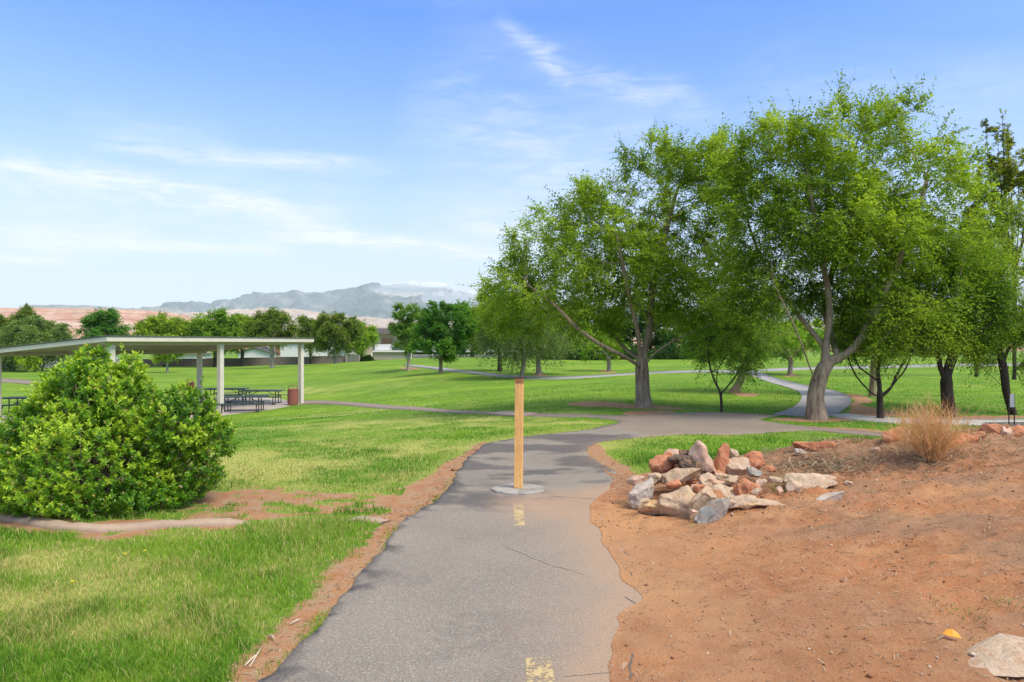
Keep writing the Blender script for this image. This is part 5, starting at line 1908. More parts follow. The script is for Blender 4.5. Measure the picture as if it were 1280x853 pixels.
# two-legged sign at right
Ys = 13.9
xs0 = (1264.5 - 640) * Ys / F
sg = empty('small_sign', (xs0, Ys, sz(xs0, Ys)), 'small sign with a pale plate between two dark rusty legs beside the concrete walk', 'sign')
M_LEG = simple('dark_rust_leg', (.06, .025, .02), (.04, .02, .015), .7, 20)
M_PLATE = simple('grey_plate', (.40, .42, .42), (.34, .36, .36), .5, 5)
for s in (-1, 1):
    MB().box((s * .055, 0, .31), (.016, .02, .66), bev=.003).build('leg', M_LEG, sg)
MB().box((0, -.014, .50), (.092, .006, .27), bev=.002).build('plate', M_PLATE, sg)

# ------------------------------------------------------------------ buildings and walls far back
M_WALLB = simple('brown_block_wall', (.22, .17, .145), (.18, .14, .12), .9, 1.5, .3, .02, 8)
M_WALLG = simple('grey_block_wall', (.36, .37, .38), (.32, .33, .34), .9, 1.5, .3, .02, 8)
M_HW = simple('white_stucco', (.78, .76, .72), (.72, .70, .66), .9, .6)
M_TAN = simple('tan_stucco', (.52, .44, .34), (.47, .40, .31), .9, .6)
M_ROOFG = simple('grey_shingle', (.22, .19, .18), (.17, .15, .14), .9, 2)
M_ROOFT = simple('dark_shingle', (.10, .095, .095), (.07, .07, .07), .9, 2)
M_GLASS = simple('window_glass', (.06, .09, .11), (.10, .13, .15), .15, .5, 0, .001, spec=.6)
M_TIMB = simple('timber_fence', (.42, .36, .30), (.36, .30, .25), .9, 3)
M_BR = simple('orange_brown_door', (.38, .20, .11), (.30, .16, .09), .8, 2)
M_SH = simple('porch_brown', (.16, .13, .11), (.12, .10, .09), .9, 2)


def wall(name, label, cat, pts, h, th, mat, cap=True, group=None):
    """pts: (px, Y, top_py)"""
    P = [np.array([(p[0] - 640) * p[1] / F, p[1], EYE - (p[2] - HOR) * p[1] / F]) for p in pts]
    loc = P[0].copy()
    root = empty(name, (loc[0], loc[1], loc[2] - h), label, cat, group)
    mb, mc = MB(), MB()
    for a, b in zip(P[:-1], P[1:]):
        d = b - a
        L = math.hypot(d[0], d[1])
        an = math.atan2(d[1], d[0])
        n = max(2, int(L / 6))
        for k in range(n):
            q = a + d * (k + .5) / n - loc
            R = Matrix.Rotation(an, 3, 'Z')
            mb.box((q[0], q[1], q[2] + h - h / 2 - .4), (L / n + .02, th, h + .8), rot=None)
            bmesh.ops.rotate(mb.b, verts=mb.b.verts[-8:] if False else [v for v in list(mb.b.verts)[-8:]], cent=(q[0], q[1], 0), matrix=R)
            if cap:
                mc.box((q[0], q[1], q[2] + h + .04), (L / n + .02, th + .08, .08))
                bmesh.ops.rotate(mc.b, verts=[v for v in list(mc.b.verts)[-8:]], cent=(q[0], q[1], 0), matrix=R)
            pz = a + d * k / n - loc
            MB().box((pz[0], pz[1] - th * .5, pz[2] + h - h / 2 - .38), (.4, .14, h + .84)).build('pier', mat, root)
    mb.build('panel', mat, root)
    if cap:
        mc.build('coping', mat, root)
    return root


wall('boundary_wall', 'long brown block boundary wall behind the lawn and shelter', 'wall', [(172, 126, 450), (300, 126, 448.2), (434, 126, 445.5)], 2.3, .2, M_WALLB)
wall('boundary_wall', 'pale blue-grey boundary wall at the far left', 'wall', [(-260, 118, 447), (0, 118, 447.5), (100, 118, 448.5), (171, 122, 450)], 2.0, .2, M_WALLG)
wall('timber_fence', 'pale plank fence joining the brown wall to the apartment building', 'fence', [(433.5, 125.5, 443), (466, 122, 443.5)], 2.0, .12, M_TIMB, cap=False)


def house(name, label, px0, px1, Y, eave_py, ridge_py, base_z, depth, wmat, rmat, wins=(), gable=False, over=.5, doors=()):
    m = Y / F
    xa, xb = (px0 - 640) * m, (px1 - 640) * m
    ze, zr = EYE - (eave_py - HOR) * m, EYE - (ridge_py - HOR) * m
    root = empty(name, ((xa + xb) / 2, Y, base_z), label, 'building')
    wd = xb - xa
    he, hr = ze - base_z, zr - base_z
    MB().box((0, depth / 2, he / 2), (wd, depth, he)).build('wall', wmat, root)
    mb = MB()
    if hr > he + .1:
        if gable:
            poly = [(-wd / 2 - over, he - .05), (0, hr), (wd / 2 + over, he - .05), (wd / 2 + over, he - .2), (0, hr - .2), (-wd / 2 - over, he - .2)]
            mb.prism(poly, -over, depth + over)
            MB().prism([(-wd / 2, he), (wd / 2, he), (0, hr - .2)], .002, depth - .002).build('gable', wmat, root)
        else:
            a = [(-wd / 2 - over, -over, he), (wd / 2 + over, -over, he), (wd / 2 + over, depth + over, he), (-wd / 2 - over, depth + over, he)]
            rr = min(wd, depth) * .35
            top = [(-wd / 2 + rr, depth / 2, hr), (wd / 2 - rr, depth / 2, hr)]
            lo = [mb.b.verts.new((p[0], p[1], p[2] - .15)) for p in a]
            vs = [mb.b.verts.new((p[0], p[1], p[2] + .02)) for p in a]
            tt = [mb.b.verts.new(p) for p in top]
            mb.b.faces.new((vs[0], vs[1], tt[1], tt[0]))
            mb.b.faces.new((vs[1], vs[2], tt[1]))
            mb.b.faces.new((vs[2], vs[3], tt[0], tt[1]))
            mb.b.faces.new((vs[3], vs[0], tt[0]))
            mb.b.faces.new(lo[::-1])
            for i in range(4):
                j = (i + 1) % 4
                mb.b.faces.new((lo[i], lo[j], vs[j], vs[i]))
    else:
        mb.box((0, depth / 2, he + .12), (wd + 2 * over, depth + 2 * over, .25))
    mb.build('roof', rmat, root)
    for (pc, pyc, w_, h_) in wins:
        x, z = (pc - (px0 + px1) / 2) * m, EYE - (pyc - HOR) * m - base_z
        f_ = MB().box((x, -.03, z), (w_ + .16, .08, h_ + .16)).build('window', M_HW, root)
        MB().box((x, -.08, z), (w_, .04, h_)).build('pane', M_GLASS, f_)
    for (pc, pyc, w_, h_) in doors:
        x, z = (pc - (px0 + px1) / 2) * m, EYE - (pyc - HOR) * m - base_z
        MB().box((x, -.04, z), (w_, .06, h_)).build('door', M_BR, root)
    return root


house('house', 'white stucco house with a dark roof behind the brown boundary wall', 336, 432, 150, 428, 424, -2.6, 10, M_HW, M_ROOFG, wins=[(400, 436, 1.4, 1.2)], doors=[(347, 438, 1.2, 2.4)])
house('house', 'low house with a dark sloping roof just above the wall under the shelter roof', 298, 336, 145, 441, 434, -2.6, 8, M_HW, M_ROOFT, gable=True)
house('house', 'small white house seen under the shelter roof left of the middle', 205, 243, 140, 442.5, 439, -2.6, 8, M_HW, M_ROOFG)
house('house', 'white building with a blue awning seen under the roof beside the shelter peak', 88, 119, 140, 443, 441, -2.6, 8, M_HW, M_ROOFG, wins=[(94, 446.5, 1.2, .8)])
house('house', 'upper storey house with grey-brown roof and orange-brown wall behind the lime tree', 452, 492, 160, 424, 409, -2.0, 14, M_TAN, M_ROOFG, wins=[(486, 427, 1.2, 1)], doors=[(482, 428.5, 2.6, 1.4)])
house('house', 'distant roof and pink wall over the top of the curved path', 935, 985, 130, 443, 438, -1.0, 10, M_TAN, M_ROOFG, wins=[(955, 446, 1.6, 1)])
house('house', 'distant white house seen between the black trunk and the leaning tree', 1200, 1252, 130, 440, 434, -.8, 10, M_HW, M_ROOFT, wins=[(1225, 444, 1.5, 1)])

# apartment building with balconies
Ya = 122
m = Ya / F
ax = (462 - 640) * m
apt = empty('apartment_building', ((535 - 640) * m, Ya, -1.15), 'low tan and white apartment building with a balcony row on white posts', 'building')


def L_(px, py):
    return (px - 535) * m, EYE - (py - HOR) * m + 1.15


def abox(px0, px1, py0, py1, yf, d, mb):
    (xa, zb), (xb, za) = L_(px0, py0), L_(px1, py1)
    mb.box(((xa + xb) / 2, yf + d / 2, (za + zb) / 2), (xb - xa, d, zb - za))
    return mb


abox(462, 648, 418, 451, 2.5, 9, MB()).build('wall', M_TAN, apt)
mb = abox(458, 652, 411, 417.8, 1.0, 12, MB())
mb.build('roof', M_ROOFG, apt)
abox(466, 514, 440.5, 450, .2, .25, MB()).build('garden_wall', M_TAN, apt)
abox(466, 640, 438.3, 440.3, -.3, 3.0, MB()).build('balcony_slab', M_HW, apt)
abox(466, 514, 430.5, 438, 1.8, .6, MB()).build('panel', M_HW, apt)
for px in (465, 514.5, 541, 562, 581, 606.5, 628):
    abox(px - .9, px + .9, 430 if px > 515 else 440.4, 450.5 if px > 515 else 450.5, -.35, .25, MB()).build('post', M_HW, apt)
for a_, b_ in ((516, 540), (542.5, 561), (563, 580), (582.5, 605.5), (608, 627)):
    mb = MB()
    abox(a_, b_, 443.6, 444.1, -.2, .06, mb)
    for q in np.arange(a_ + .6, b_, 1.1):
        abox(q, q + .3, 444.1, 449.6, -.2, .05, mb)
    mb.build('railing', M_HW, apt)
    mb = MB()
    abox(a_, b_, 432.6, 433.1, -.2, .06, mb)
    for q in np.arange(a_ + .6, b_, 1.1):
        abox(q, q + .3, 433.1, 438.2, -.2, .05, mb)
    mb.build('railing', M_HW, apt)
    abox(a_ + 1, b_ - 1, 440.8, 450, 2.3, .15, MB()).build('porch_opening', M_SH, apt)
    w_ = abox((a_ + b_) / 2 - 4, (a_ + b_) / 2 + 1, 430.5, 437.5, 2.3, .15, MB()).build('window', M_HW, apt)
    abox((a_ + b_) / 2 - 3.5, (a_ + b_) / 2 + .5, 431, 437, 2.2, .09, MB()).build('pane', M_GLASS, w_)
f_ = abox(487, 507, 433, 439, 1.6, .15, MB()).build('window', M_HW, apt)
abox(488, 506, 433.8, 438.2, 1.5, .08, MB()).build('pane', M_GLASS, f_)
abox(474, 487, 423.5, 431, 2.3, .18, MB()).build('door', M_BR, apt)

# a cap of cloud on the summit
mc = bpy.data.materials.new('summit_cloud')
mc.use_nodes = True
mc.node_tree.nodes.clear()
kc = NT(mc.node_tree)
cc = kc.n('ShaderNodeTexCoord').outputs['Object']
nz = kc.noise(kc.mapping(cc, scale=(1, .3, 2.2)), 0.0045, 7, .62, .6)
ln = kc.n('ShaderNodeVectorMath', operation='LENGTH')
mc.node_tree.links.new(kc.mapping(cc, scale=(1 / 520, 0, 1 / 90)), ln.inputs[0])
den = kc.m('MULTIPLY', kc.m('SUBTRACT', kc.m('MULTIPLY', nz, 2.3), kc.m('ADD', ln.outputs['Value'], .32), clamp=True), 3.0, clamp=True)
db = kc.n('ShaderNodeBsdfDiffuse', ins={'Color': (.95, .95, .96, 1)})
tb = kc.n('ShaderNodeBsdfTranslucent', ins={'Color': (.95, .95, .96, 1)})
mx_ = kc.n('ShaderNodeMixShader', ins={0: .4, 1: db.outputs[0], 2: tb.outputs[0]})
out(kc, kc.n('ShaderNodeMixShader', ins={0: kc.m('MULTIPLY', den, .55), 1: kc.n('ShaderNodeBsdfTransparent').outputs[0], 2: mx_.outputs[0]}).outputs[0])


def cloud(px, py, sx, szz, label):
    Yc = 6900
    bm = bmesh.new()
    bmesh.ops.create_icosphere(bm, subdivisions=3, radius=1)
    bmesh.ops.scale(bm, vec=(520 * sx, 160, 90 * szz), verts=bm.verts)
    me = bpy.data.meshes.new('cloud')
    bm.to_mesh(me)
    bm.free()
    o = link('cloud', me, mc)
    o.location = ((px - 640) * Yc / F, Yc, EYE - (py - HOR) * Yc / F)
    tag(o, label, 'cloud', kind='stuff')


CLOUDS = True
if CLOUDS:
    cloud(512, 361, .9, 1.0, 'white cloud lying on the summit of the mountains')
    cloud(565, 372, .6, 1.4, 'white cloud drifting off the right shoulder of the mountains')

grass()
# ==PART4==
# ------------------------------------------------------------------ rocks
def rock_mat(name, c1, c2, c3, sc_=9):
    m_, k = new_mat(name)
    co = k.n('ShaderNodeTexCoord').outputs['Object']
    n1 = k.noise(co, sc_, 6, .65, .5)
    n2 = k.noise(co, sc_ * 4, 6, .7)
    v = k.n('ShaderNodeTexMusgrave') if False else None
    c = k.mix(k.ramp(n1, [(.4, 0.0), (.6, 1.0)]), c1, c2)
    c = k.mix(k.ramp(n2, [(.52, 0.0), (.66, .7)]), c, c3)
    gz2 = k.n('ShaderNodeNewGeometry').outputs['Position']
    c = k.mix(k.ramp(k.noise(gz2, 17, 6, .7), [(.50, 0.0), (.68, .75)]), c, (.42, .22, .11))
    c = k.mix(k.ramp(k.noise(gz2, 120, 3, .7), [(.62, 0.0), (.70, .5)]), c, (.12, .08, .06))
    b = k.n('ShaderNodeBsdfPrincipled', ins={'Base Color': c, 'Roughness': .95, 'Specular IOR Level': .1, 'Normal': bump(k, k.m('ADD', n1, k.m('MULTIPLY', n2, .7)), 1.0, .02)})
    out(k, b.outputs[0])
    return m_


R_ORA = rock_mat('orange_sandstone', (.58, .25, .13), (.50, .19, .095), (.66, .40, .26))
R_PAL = rock_mat('pale_pink_sandstone', (.66, .47, .35), (.58, .36, .25), (.70, .55, .43))
R_TAN = rock_mat('tan_stone', (.58, .43, .28), (.50, .36, .24), (.66, .54, .39))
R_YEL = rock_mat('yellow_stone', (.62, .43, .22), (.58, .40, .24), (.50, .30, .15))
R_GRY = rock_mat('blue_grey_stone', (.37, .38, .35), (.46, .42, .35), (.28, .32, .32))
R_BRN = rock_mat('dark_brown_stone', (.16, .115, .09), (.10, .075, .06), (.30, .23, .18), 14)
R_WHT = rock_mat('white_stone', (.56, .49, .41), (.46, .39, .32), (.64, .57, .49))
R_RED = rock_mat('red_stone', (.54, .26, .15), (.44, .20, .11), (.60, .38, .26))
R_BUF = rock_mat('buff_slab', (.60, .46, .33), (.52, .38, .26), (.66, .54, .42))


def rock(seed, dims, mat, label, loc, rot=(0, 0, 0), npts=16, boxy=.5, cat='rock', name='rock', group=None, disp=.085):
    r = np.random.default_rng(seed)
    pts = []
    for _ in range(npts):
        p = r.normal(size=3)
        p = p / np.abs(p).max() * (1 - r.uniform(0, .35)) if r.uniform() < boxy else p / np.linalg.norm(p)
        pts.append(p * .5)
    bm = bmesh.new()
    vs = [bm.verts.new(p) for p in pts]
    q = bmesh.ops.convex_hull(bm, input=vs)
    for v in [v for v in bm.verts if not v.link_faces]:
        bm.verts.remove(v)
    lo = Vector([min(v.co[i] for v in bm.verts) for i in range(3)])
    hi = Vector([max(v.co[i] for v in bm.verts) for i in range(3)])
    for v in bm.verts:
        v.co = Vector([((v.co[i] - lo[i]) / (hi[i] - lo[i]) - .5) * dims[i] for i in range(3)])
    bmesh.ops.dissolve_limit(bm, angle_limit=.22, verts=bm.verts, edges=bm.edges)
    md = min(dims)
    bmesh.ops.bevel(bm, geom=list(bm.edges), offset=md * .07, segments=2, affect='EDGES', profile=.6, clamp_overlap=True)
    bmesh.ops.triangulate(bm, faces=bm.faces)
    for _ in range(3):
        le = [e for e in bm.edges if e.calc_length() > max(md * .16, .012)]
        if not le or len(bm.verts) > 5000:
            break
        bmesh.ops.subdivide_edges(bm, edges=le, cuts=1)
        bmesh.ops.triangulate(bm, faces=bm.faces)
    bm.normal_update()
    co_ = np.array([v.co for v in bm.verts])
    s = 3.0 / max(dims)
    nz_ = (fbm(co_[:, 0] * s * 2 + co_[:, 2] * s + seed, co_[:, 1] * s * 2 - co_[:, 2] * s * 1.4, seed, 4, .6) - .5) * md * disp * 3
    # bedding steps
    nz_ = nz_ + (vnoise(co_[:, 2] * s * 5 + seed, co_[:, 0] * .2, seed) - .5) * md * disp * .8
    for v, d in zip(bm.verts, nz_):
        v.co += v.normal * d
    for f in bm.faces:
        f.smooth = True
    me = bpy.data.meshes.new(name)
    bm.to_mesh(me)
    bm.free()
    o = link(name, me, mat)
    o.location = loc
    o.rotation_euler = [math.radians(a) for a in rot]
    tag(o, label, cat, group)
    return o


# (centre px, centre py, depth, width px, height px, thickness m, rot(deg), material, label, seed)
RK = [
    (828, 584, 7.15, 28, 32, .20, (8, 4, 10), R_ORA, 'squarish orange sandstone block at the back left of the pile', 1),
    (846, 583, 7.25, 26, 34, .18, (-6, -6, -10), R_PAL, 'pale pink striped block leaning on the orange block at the back left', 2),
    (850, 574, 7.05, 26, 10, .16, (5, -12, 5), R_BRN, 'flat dark brown stone on top of the back left blocks', 3),
    (860, 581, 7.0, 20, 12, .14, (10, 20, 20), R_BRN, 'lumpy dark brown stone below the large cream boulder', 4),
    (872, 586, 6.95, 16, 12, .12, (0, 40, 10), R_BRN, 'small dark brown stone against the lower edge of the cream boulder', 5),
    (858, 569, 7.2, 14, 9, .12, (0, 10, 0), R_BRN, 'topmost small dark stone of the pile', 6),
    (880, 576, 7.1, 36, 24, .22, (10, 42, 0), R_PAL, 'large smooth cream-pink boulder at the top of the pile', 7),
    (902, 574, 7.15, 13, 30, .10, (0, 8, 15), R_ORA, 'upright narrow orange stone standing like a stub at the top right of the pile', 8),
    (850, 594, 6.8, 40, 17, .22, (12, -10, 8), R_TAN, 'tan wedge stone in the middle left of the pile', 9),
    (804, 609, 6.75, 32, 28, .18, (8, -30, -20), R_WHT, 'whitish grooved stone at the far left end of the pile', 10),
    (794, 601, 6.85, 18, 8, .12, (0, -12, 0), R_PAL, 'thin pale stone behind the whitish grooved stone', 11),
    (820, 600, 6.9, 16, 13, .12, (0, 10, 20), R_BUF, 'small buff stone tucked between the grooved stone and the orange block', 12),
    (816, 621, 6.55, 30, 16, .18, (10, -6, 8), R_YEL, 'low yellow-tan stone at the front left of the pile', 13),
    (834, 609, 6.7, 18, 12, .12, (20, -14, 30), R_GRY, 'small flat grey stone behind the yellow-tan stone', 14),
    (853, 617, 6.5, 50, 30, .34, (22, 6, -6), R_TAN, 'big flat-topped tan slab at the front of the pile', 15),
    (877, 625, 6.35, 36, 32, .16, (30, -42, 12), R_TAN, 'upright tan-grey wedge leaning toward the left at the pile front', 16),
    (894, 638, 6.15, 44, 24, .14, (34, -36, 8), R_GRY, 'pointed blue-grey slab leaning at the very front of the pile', 17),
    (884, 603, 6.9, 28, 18, .2, (0, 10, 40), R_BUF, 'small pinkish stone in the centre of the pile', 18),
    (907, 598, 6.95, 24, 10, .14, (10, 16, 0), R_TAN, 'thin tan stone slab below the upright orange stub', 19),
    (905, 611, 6.75, 34, 18, .24, (8, 4, -10), R_BUF, 'rounded buff stone right of the upright wedge', 20),
    (898, 604, 6.9, 26, 5, .14, (4, 2, 0), R_PAL, 'thin pale slab lying over the rounded buff stone', 21),
    (933, 608, 6.75, 30, 22, .18, (0, 20, 20), R_ORA, 'reddish-orange stone at the right side of the pile', 22),
    (921, 585, 7.15, 26, 16, .18, (10, -8, 10), R_BUF, 'tan stone behind the right end of the pile', 23),
    (941, 577, 7.3, 28, 20, .2, (0, 12, 30), R_ORA, 'pinkish-orange boulder at the back right of the pile', 24),
    (944, 591, 7.0, 14, 10, .1, (0, 0, 0), R_GRY, 'small grey stone at the foot of the pinkish-orange boulder', 25),
    (926, 626, 6.4, 32, 12, .16, (10, -10, 0), R_BUF, 'pale buff stone right behind the blue-grey slab', 26),
    (935, 629, 6.35, 18, 10, .12, (10, 0, 20), R_YEL, 'small ochre stone between the blue-grey slab and the long half-buried slab', 27),
    (955, 624, 6.45, 46, 8, .16, (6, 4, 8), R_BUF, 'long half-buried buff slab with an ochre edge right of the pile', 28),
    (1012, 599, 7.0, 52, 14, .24, (8, 5, -6), R_BUF, 'flat buff slab half buried in the dirt right of the green weeds', 29),
    (993, 606, 6.85, 20, 14, .16, (0, 10, 20), R_BUF, 'squarish end stone beneath the flat buff slab', 30),
    (1035, 597, 7.15, 26, 6, .16, (0, -4, 10), R_BUF, 'thin buff stone behind the flat buff slab', 31),
    (1037, 630, 6.5, 34, 13, .12, (12, -14, 14), R_WHT, 'whitish wedge stone lying alone on the dirt slope', 32),
    (1017, 562, 8.45, 42, 9, .2, (5, -4, 0), R_ORA, 'flat orange stone on the ridge right behind the pile', 33),
    (1001, 566, 8.3, 14, 5, .08, (0, 20, 0), R_WHT, 'slim white stone poking out beside the flat orange stone', 34),
    (1115, 565, 8.35, 24, 17, .18, (0, -10, 20), R_ORA, 'rounded orange stone on the ridge left of the dry shrub', 35),
    (1132, 562, 8.45, 22, 14, .16, (0, 10, 0), R_BUF, 'pinkish stone partly behind the dry shrub stems', 36),
    (1198, 565, 8.2, 34, 15, .22, (0, 6, 10), R_ORA, 'orange stone just right of the dry shrub', 37),
    (1238, 548, 8.45, 26, 11, .2, (0, -6, 0), R_ORA, 'orange stone on the ridge left of the pale grass tuft', 38),
    (1258, 550, 8.4, 18, 8, .16, (0, 8, 10), R_PAL, 'small pinkish stone between the two ridge stones at the right edge', 39),
    (1276, 546, 8.4, 28, 11, .2, (0, 4, 0), R_ORA, 'reddish-orange stone at the right edge of the ridge', 40),
    (1185, 574, 8.1, 14, 8, .12, (0, 6, 10), R_RED, 'small red stone low at the right foot of the dry shrub', 41),
    (843, 606, 6.85, 14, 10, .10, (0, 10, 0), R_TAN, 'small tan stone below the tan wedge stone', 43),
    (868, 605, 6.85, 16, 11, .12, (0, 24, 10), R_ORA, 'small orange stone right of the tan wedge stone', 44),
    (878, 603, 6.9, 10, 7, .08, (0, 0, 30), R_WHT, 'tiny pale stone beside the small orange stone', 45),
    (916, 619, 6.55, 18, 12, .12, (0, 0, 12), R_TAN, 'dull tan stone under the rounded buff stone', 46),
    (889, 613, 6.6, 18, 14, .12, (0, 10, 40), R_BUF, 'buff stone wedged behind the upright wedge', 47),
    (918, 570, 7.25, 12, 12, .10, (0, 10, 20), R_BUF, 'small buff stone at the foot of the upright orange stub', 48),
    (838, 600, 6.9, 14, 12, .12, (0, 20, 20), R_ORA, 'small orange stone under the back left blocks', 49),
]
for px, py, Y, wp, hp, th, rot, mat, lb, sd_ in RK:
    p = PT(px, py, Y)
    m = Y / F
    w_, h_ = wp * m * 1.33, hp * m * 1.36
    gz_ = sz(p.x, Y)
    z = p.z
    # ground rocks: keep the underside in the soil
    pile = sd_ <= 28 or sd_ >= 43
    if pile and py < 608:
        pass
    elif z - h_ * .5 > gz_ - .01 and py > 595:
        z = gz_ + h_ * .34
    if not pile and z < gz_:
        z = max(z, gz_ - h_ * .02)
    if 33 <= sd_ <= 41:
        z = max(z, gz_ + h_ * .2)
        h_ *= 1.25
    rock(sd_, (w_, th, h_), mat, lb, (p.x, Y, z), rot, group='stones heaped beside the footpath' if sd_ <= 28 else None)
# many small stones fill the gaps of the pile and its edges
_rr = np.random.default_rng(55)
SMALL = [('small tan chip', R_TAN), ('small buff chip', R_BUF), ('small orange chip', R_ORA), ('small red chip', R_RED), ('small pale chip', R_PAL)]
for i, (px, py, Y, sz_, wh, mi) in enumerate([
        (841, 606, 6.55, 12, 'in front of the tan wedge stone', 2), (866, 612, 6.7, 13, 'behind the big flat-topped slab', 4), (884, 596, 6.9, 11, 'under the cream-pink boulder', 0),
        (899, 592, 7.0, 10, 'at the foot of the upright orange stub', 3), (915, 600, 6.8, 13, 'left of the reddish-orange stone', 0), (875, 610, 6.65, 12, 'beside the top of the upright wedge', 2),
        (912, 628, 6.35, 11, 'right of the pointed blue-grey slab tip', 1), (828, 598, 6.95, 10, 'between the orange block and the grooved stone', 4), (950, 604, 6.8, 11, 'right of the reddish-orange stone', 1),
        (946, 614, 6.6, 9, 'in front of the green weed', 0), (968, 600, 6.95, 12, 'among the straw near the flat buff slab', 1), (975, 612, 6.7, 9, 'below the straw near the flat buff slab', 4),
        (962, 586, 7.2, 11, 'behind the green weed', 2), (1092, 574, 8.1, 11, 'in the straw on the ridge', 4), (1140, 572, 8.2, 12, 'left foot of the dry shrub', 1), (1222, 558, 8.3, 11, 'right of the ridge stone beside the dry shrub', 3),
        (805, 626, 6.45, 8, 'at the far left front edge of the pile', 0), (868, 640, 6.1, 7, 'in the dirt left of the blue-grey slab', 4), (1060, 604, 7.0, 9, 'right end of the flat buff slab', 0)]):
    p = PT(px, py, Y)
    m = Y / F
    nm_, mt_ = SMALL[mi]
    s_ = sz_ * m * 1.15
    rock(500 + i, (s_ * _rr.uniform(1, 1.5), s_, s_ * _rr.uniform(.5, .8)), mt_, nm_ + ' ' + wh, (p.x, Y, max(p.z, sz(p.x, Y) + s_ * .1)), tuple(_rr.uniform(-20, 20, 3)), group='small stones about the pile and ridge')
# earth core under the pile so that no stone hangs in the air
MBK = MB()
bm = bmesh.new()
bmesh.ops.create_icosphere(bm, subdivisions=5, radius=1)
for v in bm.verts:
    v.co = Vector((v.co.x * .62, v.co.y * .50, max(v.co.z, -.2) * .17))
    v.co += v.co.normalized() * (float(fbm(np.array([v.co.x * 6]), np.array([v.co.y * 6 + v.co.z * 5]), 4, 3)[0]) - .5) * .2
    v.co.z += 0
for f in bm.faces:
    f.smooth = True
me = bpy.data.meshes.new('dirt_heap')
bm.to_mesh(me)
bm.free()
o = link('dirt_heap', me, MD)
o.location = (1.93, 6.95, .02)
tag(o, 'heap of red soil under the stones', 'dirt', kind='structure')
# big flat stone in the corner
p = GP(1262, 832)
rock(77, (.50, .30, .075), R_BUF, 'broad flat sandy stone lying in the bottom right corner', (p[0] + .03, p[1] + .05, sz(*p) + .03), (4, -3, 12), npts=22, boxy=.75, disp=.04)

# ------------------------------------------------------------------ dry shrub and small plants
def stems(name, label, cat, px, Y, h, spread, n, pal, seed, thick=.0016, branch=3, mat=None, stuff=False, group=None, base_r=.05, seg=6, arch=.3, wig=.13, extra=None):
    r = np.random.default_rng(seed)
    x0 = (px - 640) * Y / F
    z0 = sz(x0, Y)
    V, Q, Cc = [], [], []
    nv = 0

    def strand(p0, d, L, w, col):
        nonlocal nv
        pts = [p0]
        dd = d
        for i in range(seg):
            dd = unit(dd + r.normal(0, wig, 3) + np.array([d[0], d[1], 0]) * arch * .3 + np.array([0, 0, .04]))
            pts.append(pts[-1] + dd * L / seg)
        pts = np.array(pts)
        T = unit(np.gradient(pts, axis=0))
        a = unit(np.cross(T, r.normal(size=3)))
        b = np.cross(T, a)
        ww = w * np.linspace(1, .35, seg + 1)[:, None]
        ring = np.stack([pts + a * ww, pts + (-.5 * a + .87 * b) * ww, pts + (-.5 * a - .87 * b) * ww], 1).reshape(-1, 3)
        V.append(ring)
        bs = nv + np.arange(seg)[:, None] * 3
        k0 = np.arange(3)[None]
        k1 = (k0 + 1) % 3
        Q.append(np.stack([bs + k0, bs + k1, bs + 3 + k1, bs + 3 + k0], -1).reshape(-1, 4))
        Cc.append(np.tile(col, (len(ring), 1)))
        nv += len(ring)
        return pts
    pal = np.array(pal)
    for i in range(n + (extra or 0)):
        a_ = r.uniform(0, 2 * math.pi)
        q = math.sqrt(r.uniform())
        if i >= n:
            a_ = r.uniform(2.2, 4.2)
            q = r.uniform(1.2, 1.9)
        d = unit(np.array([math.cos(a_) * q * spread, math.sin(a_) * q * spread, 1.0]))
        col = pal[r.integers(len(pal))] * r.uniform(.7, 1.2)
        p0 = np.array([math.cos(a_) * base_r * q, math.sin(a_) * base_r * q, -.01])
        L = h * r.uniform(.4, 1.05) * (1.25 if i >= n else 1)
        pts = strand(p0, d, L, thick, col)
        for b_ in range(branch):
            k = r.integers(2, seg)
            d2 = unit(d + r.normal(0, .35, 3) + np.array([0, 0, .3]))
            strand(pts[k], d2, L * r.uniform(.15, .4), thick * .6, col * r.uniform(.85, 1.2))
    root = empty(name, (x0, Y, z0), label, cat, group)
    mesh_np('stems', np.vstack(V), np.vstack(Q), mat or M_DRY, root, attrs={'Col': np.vstack(Cc)})
    return root


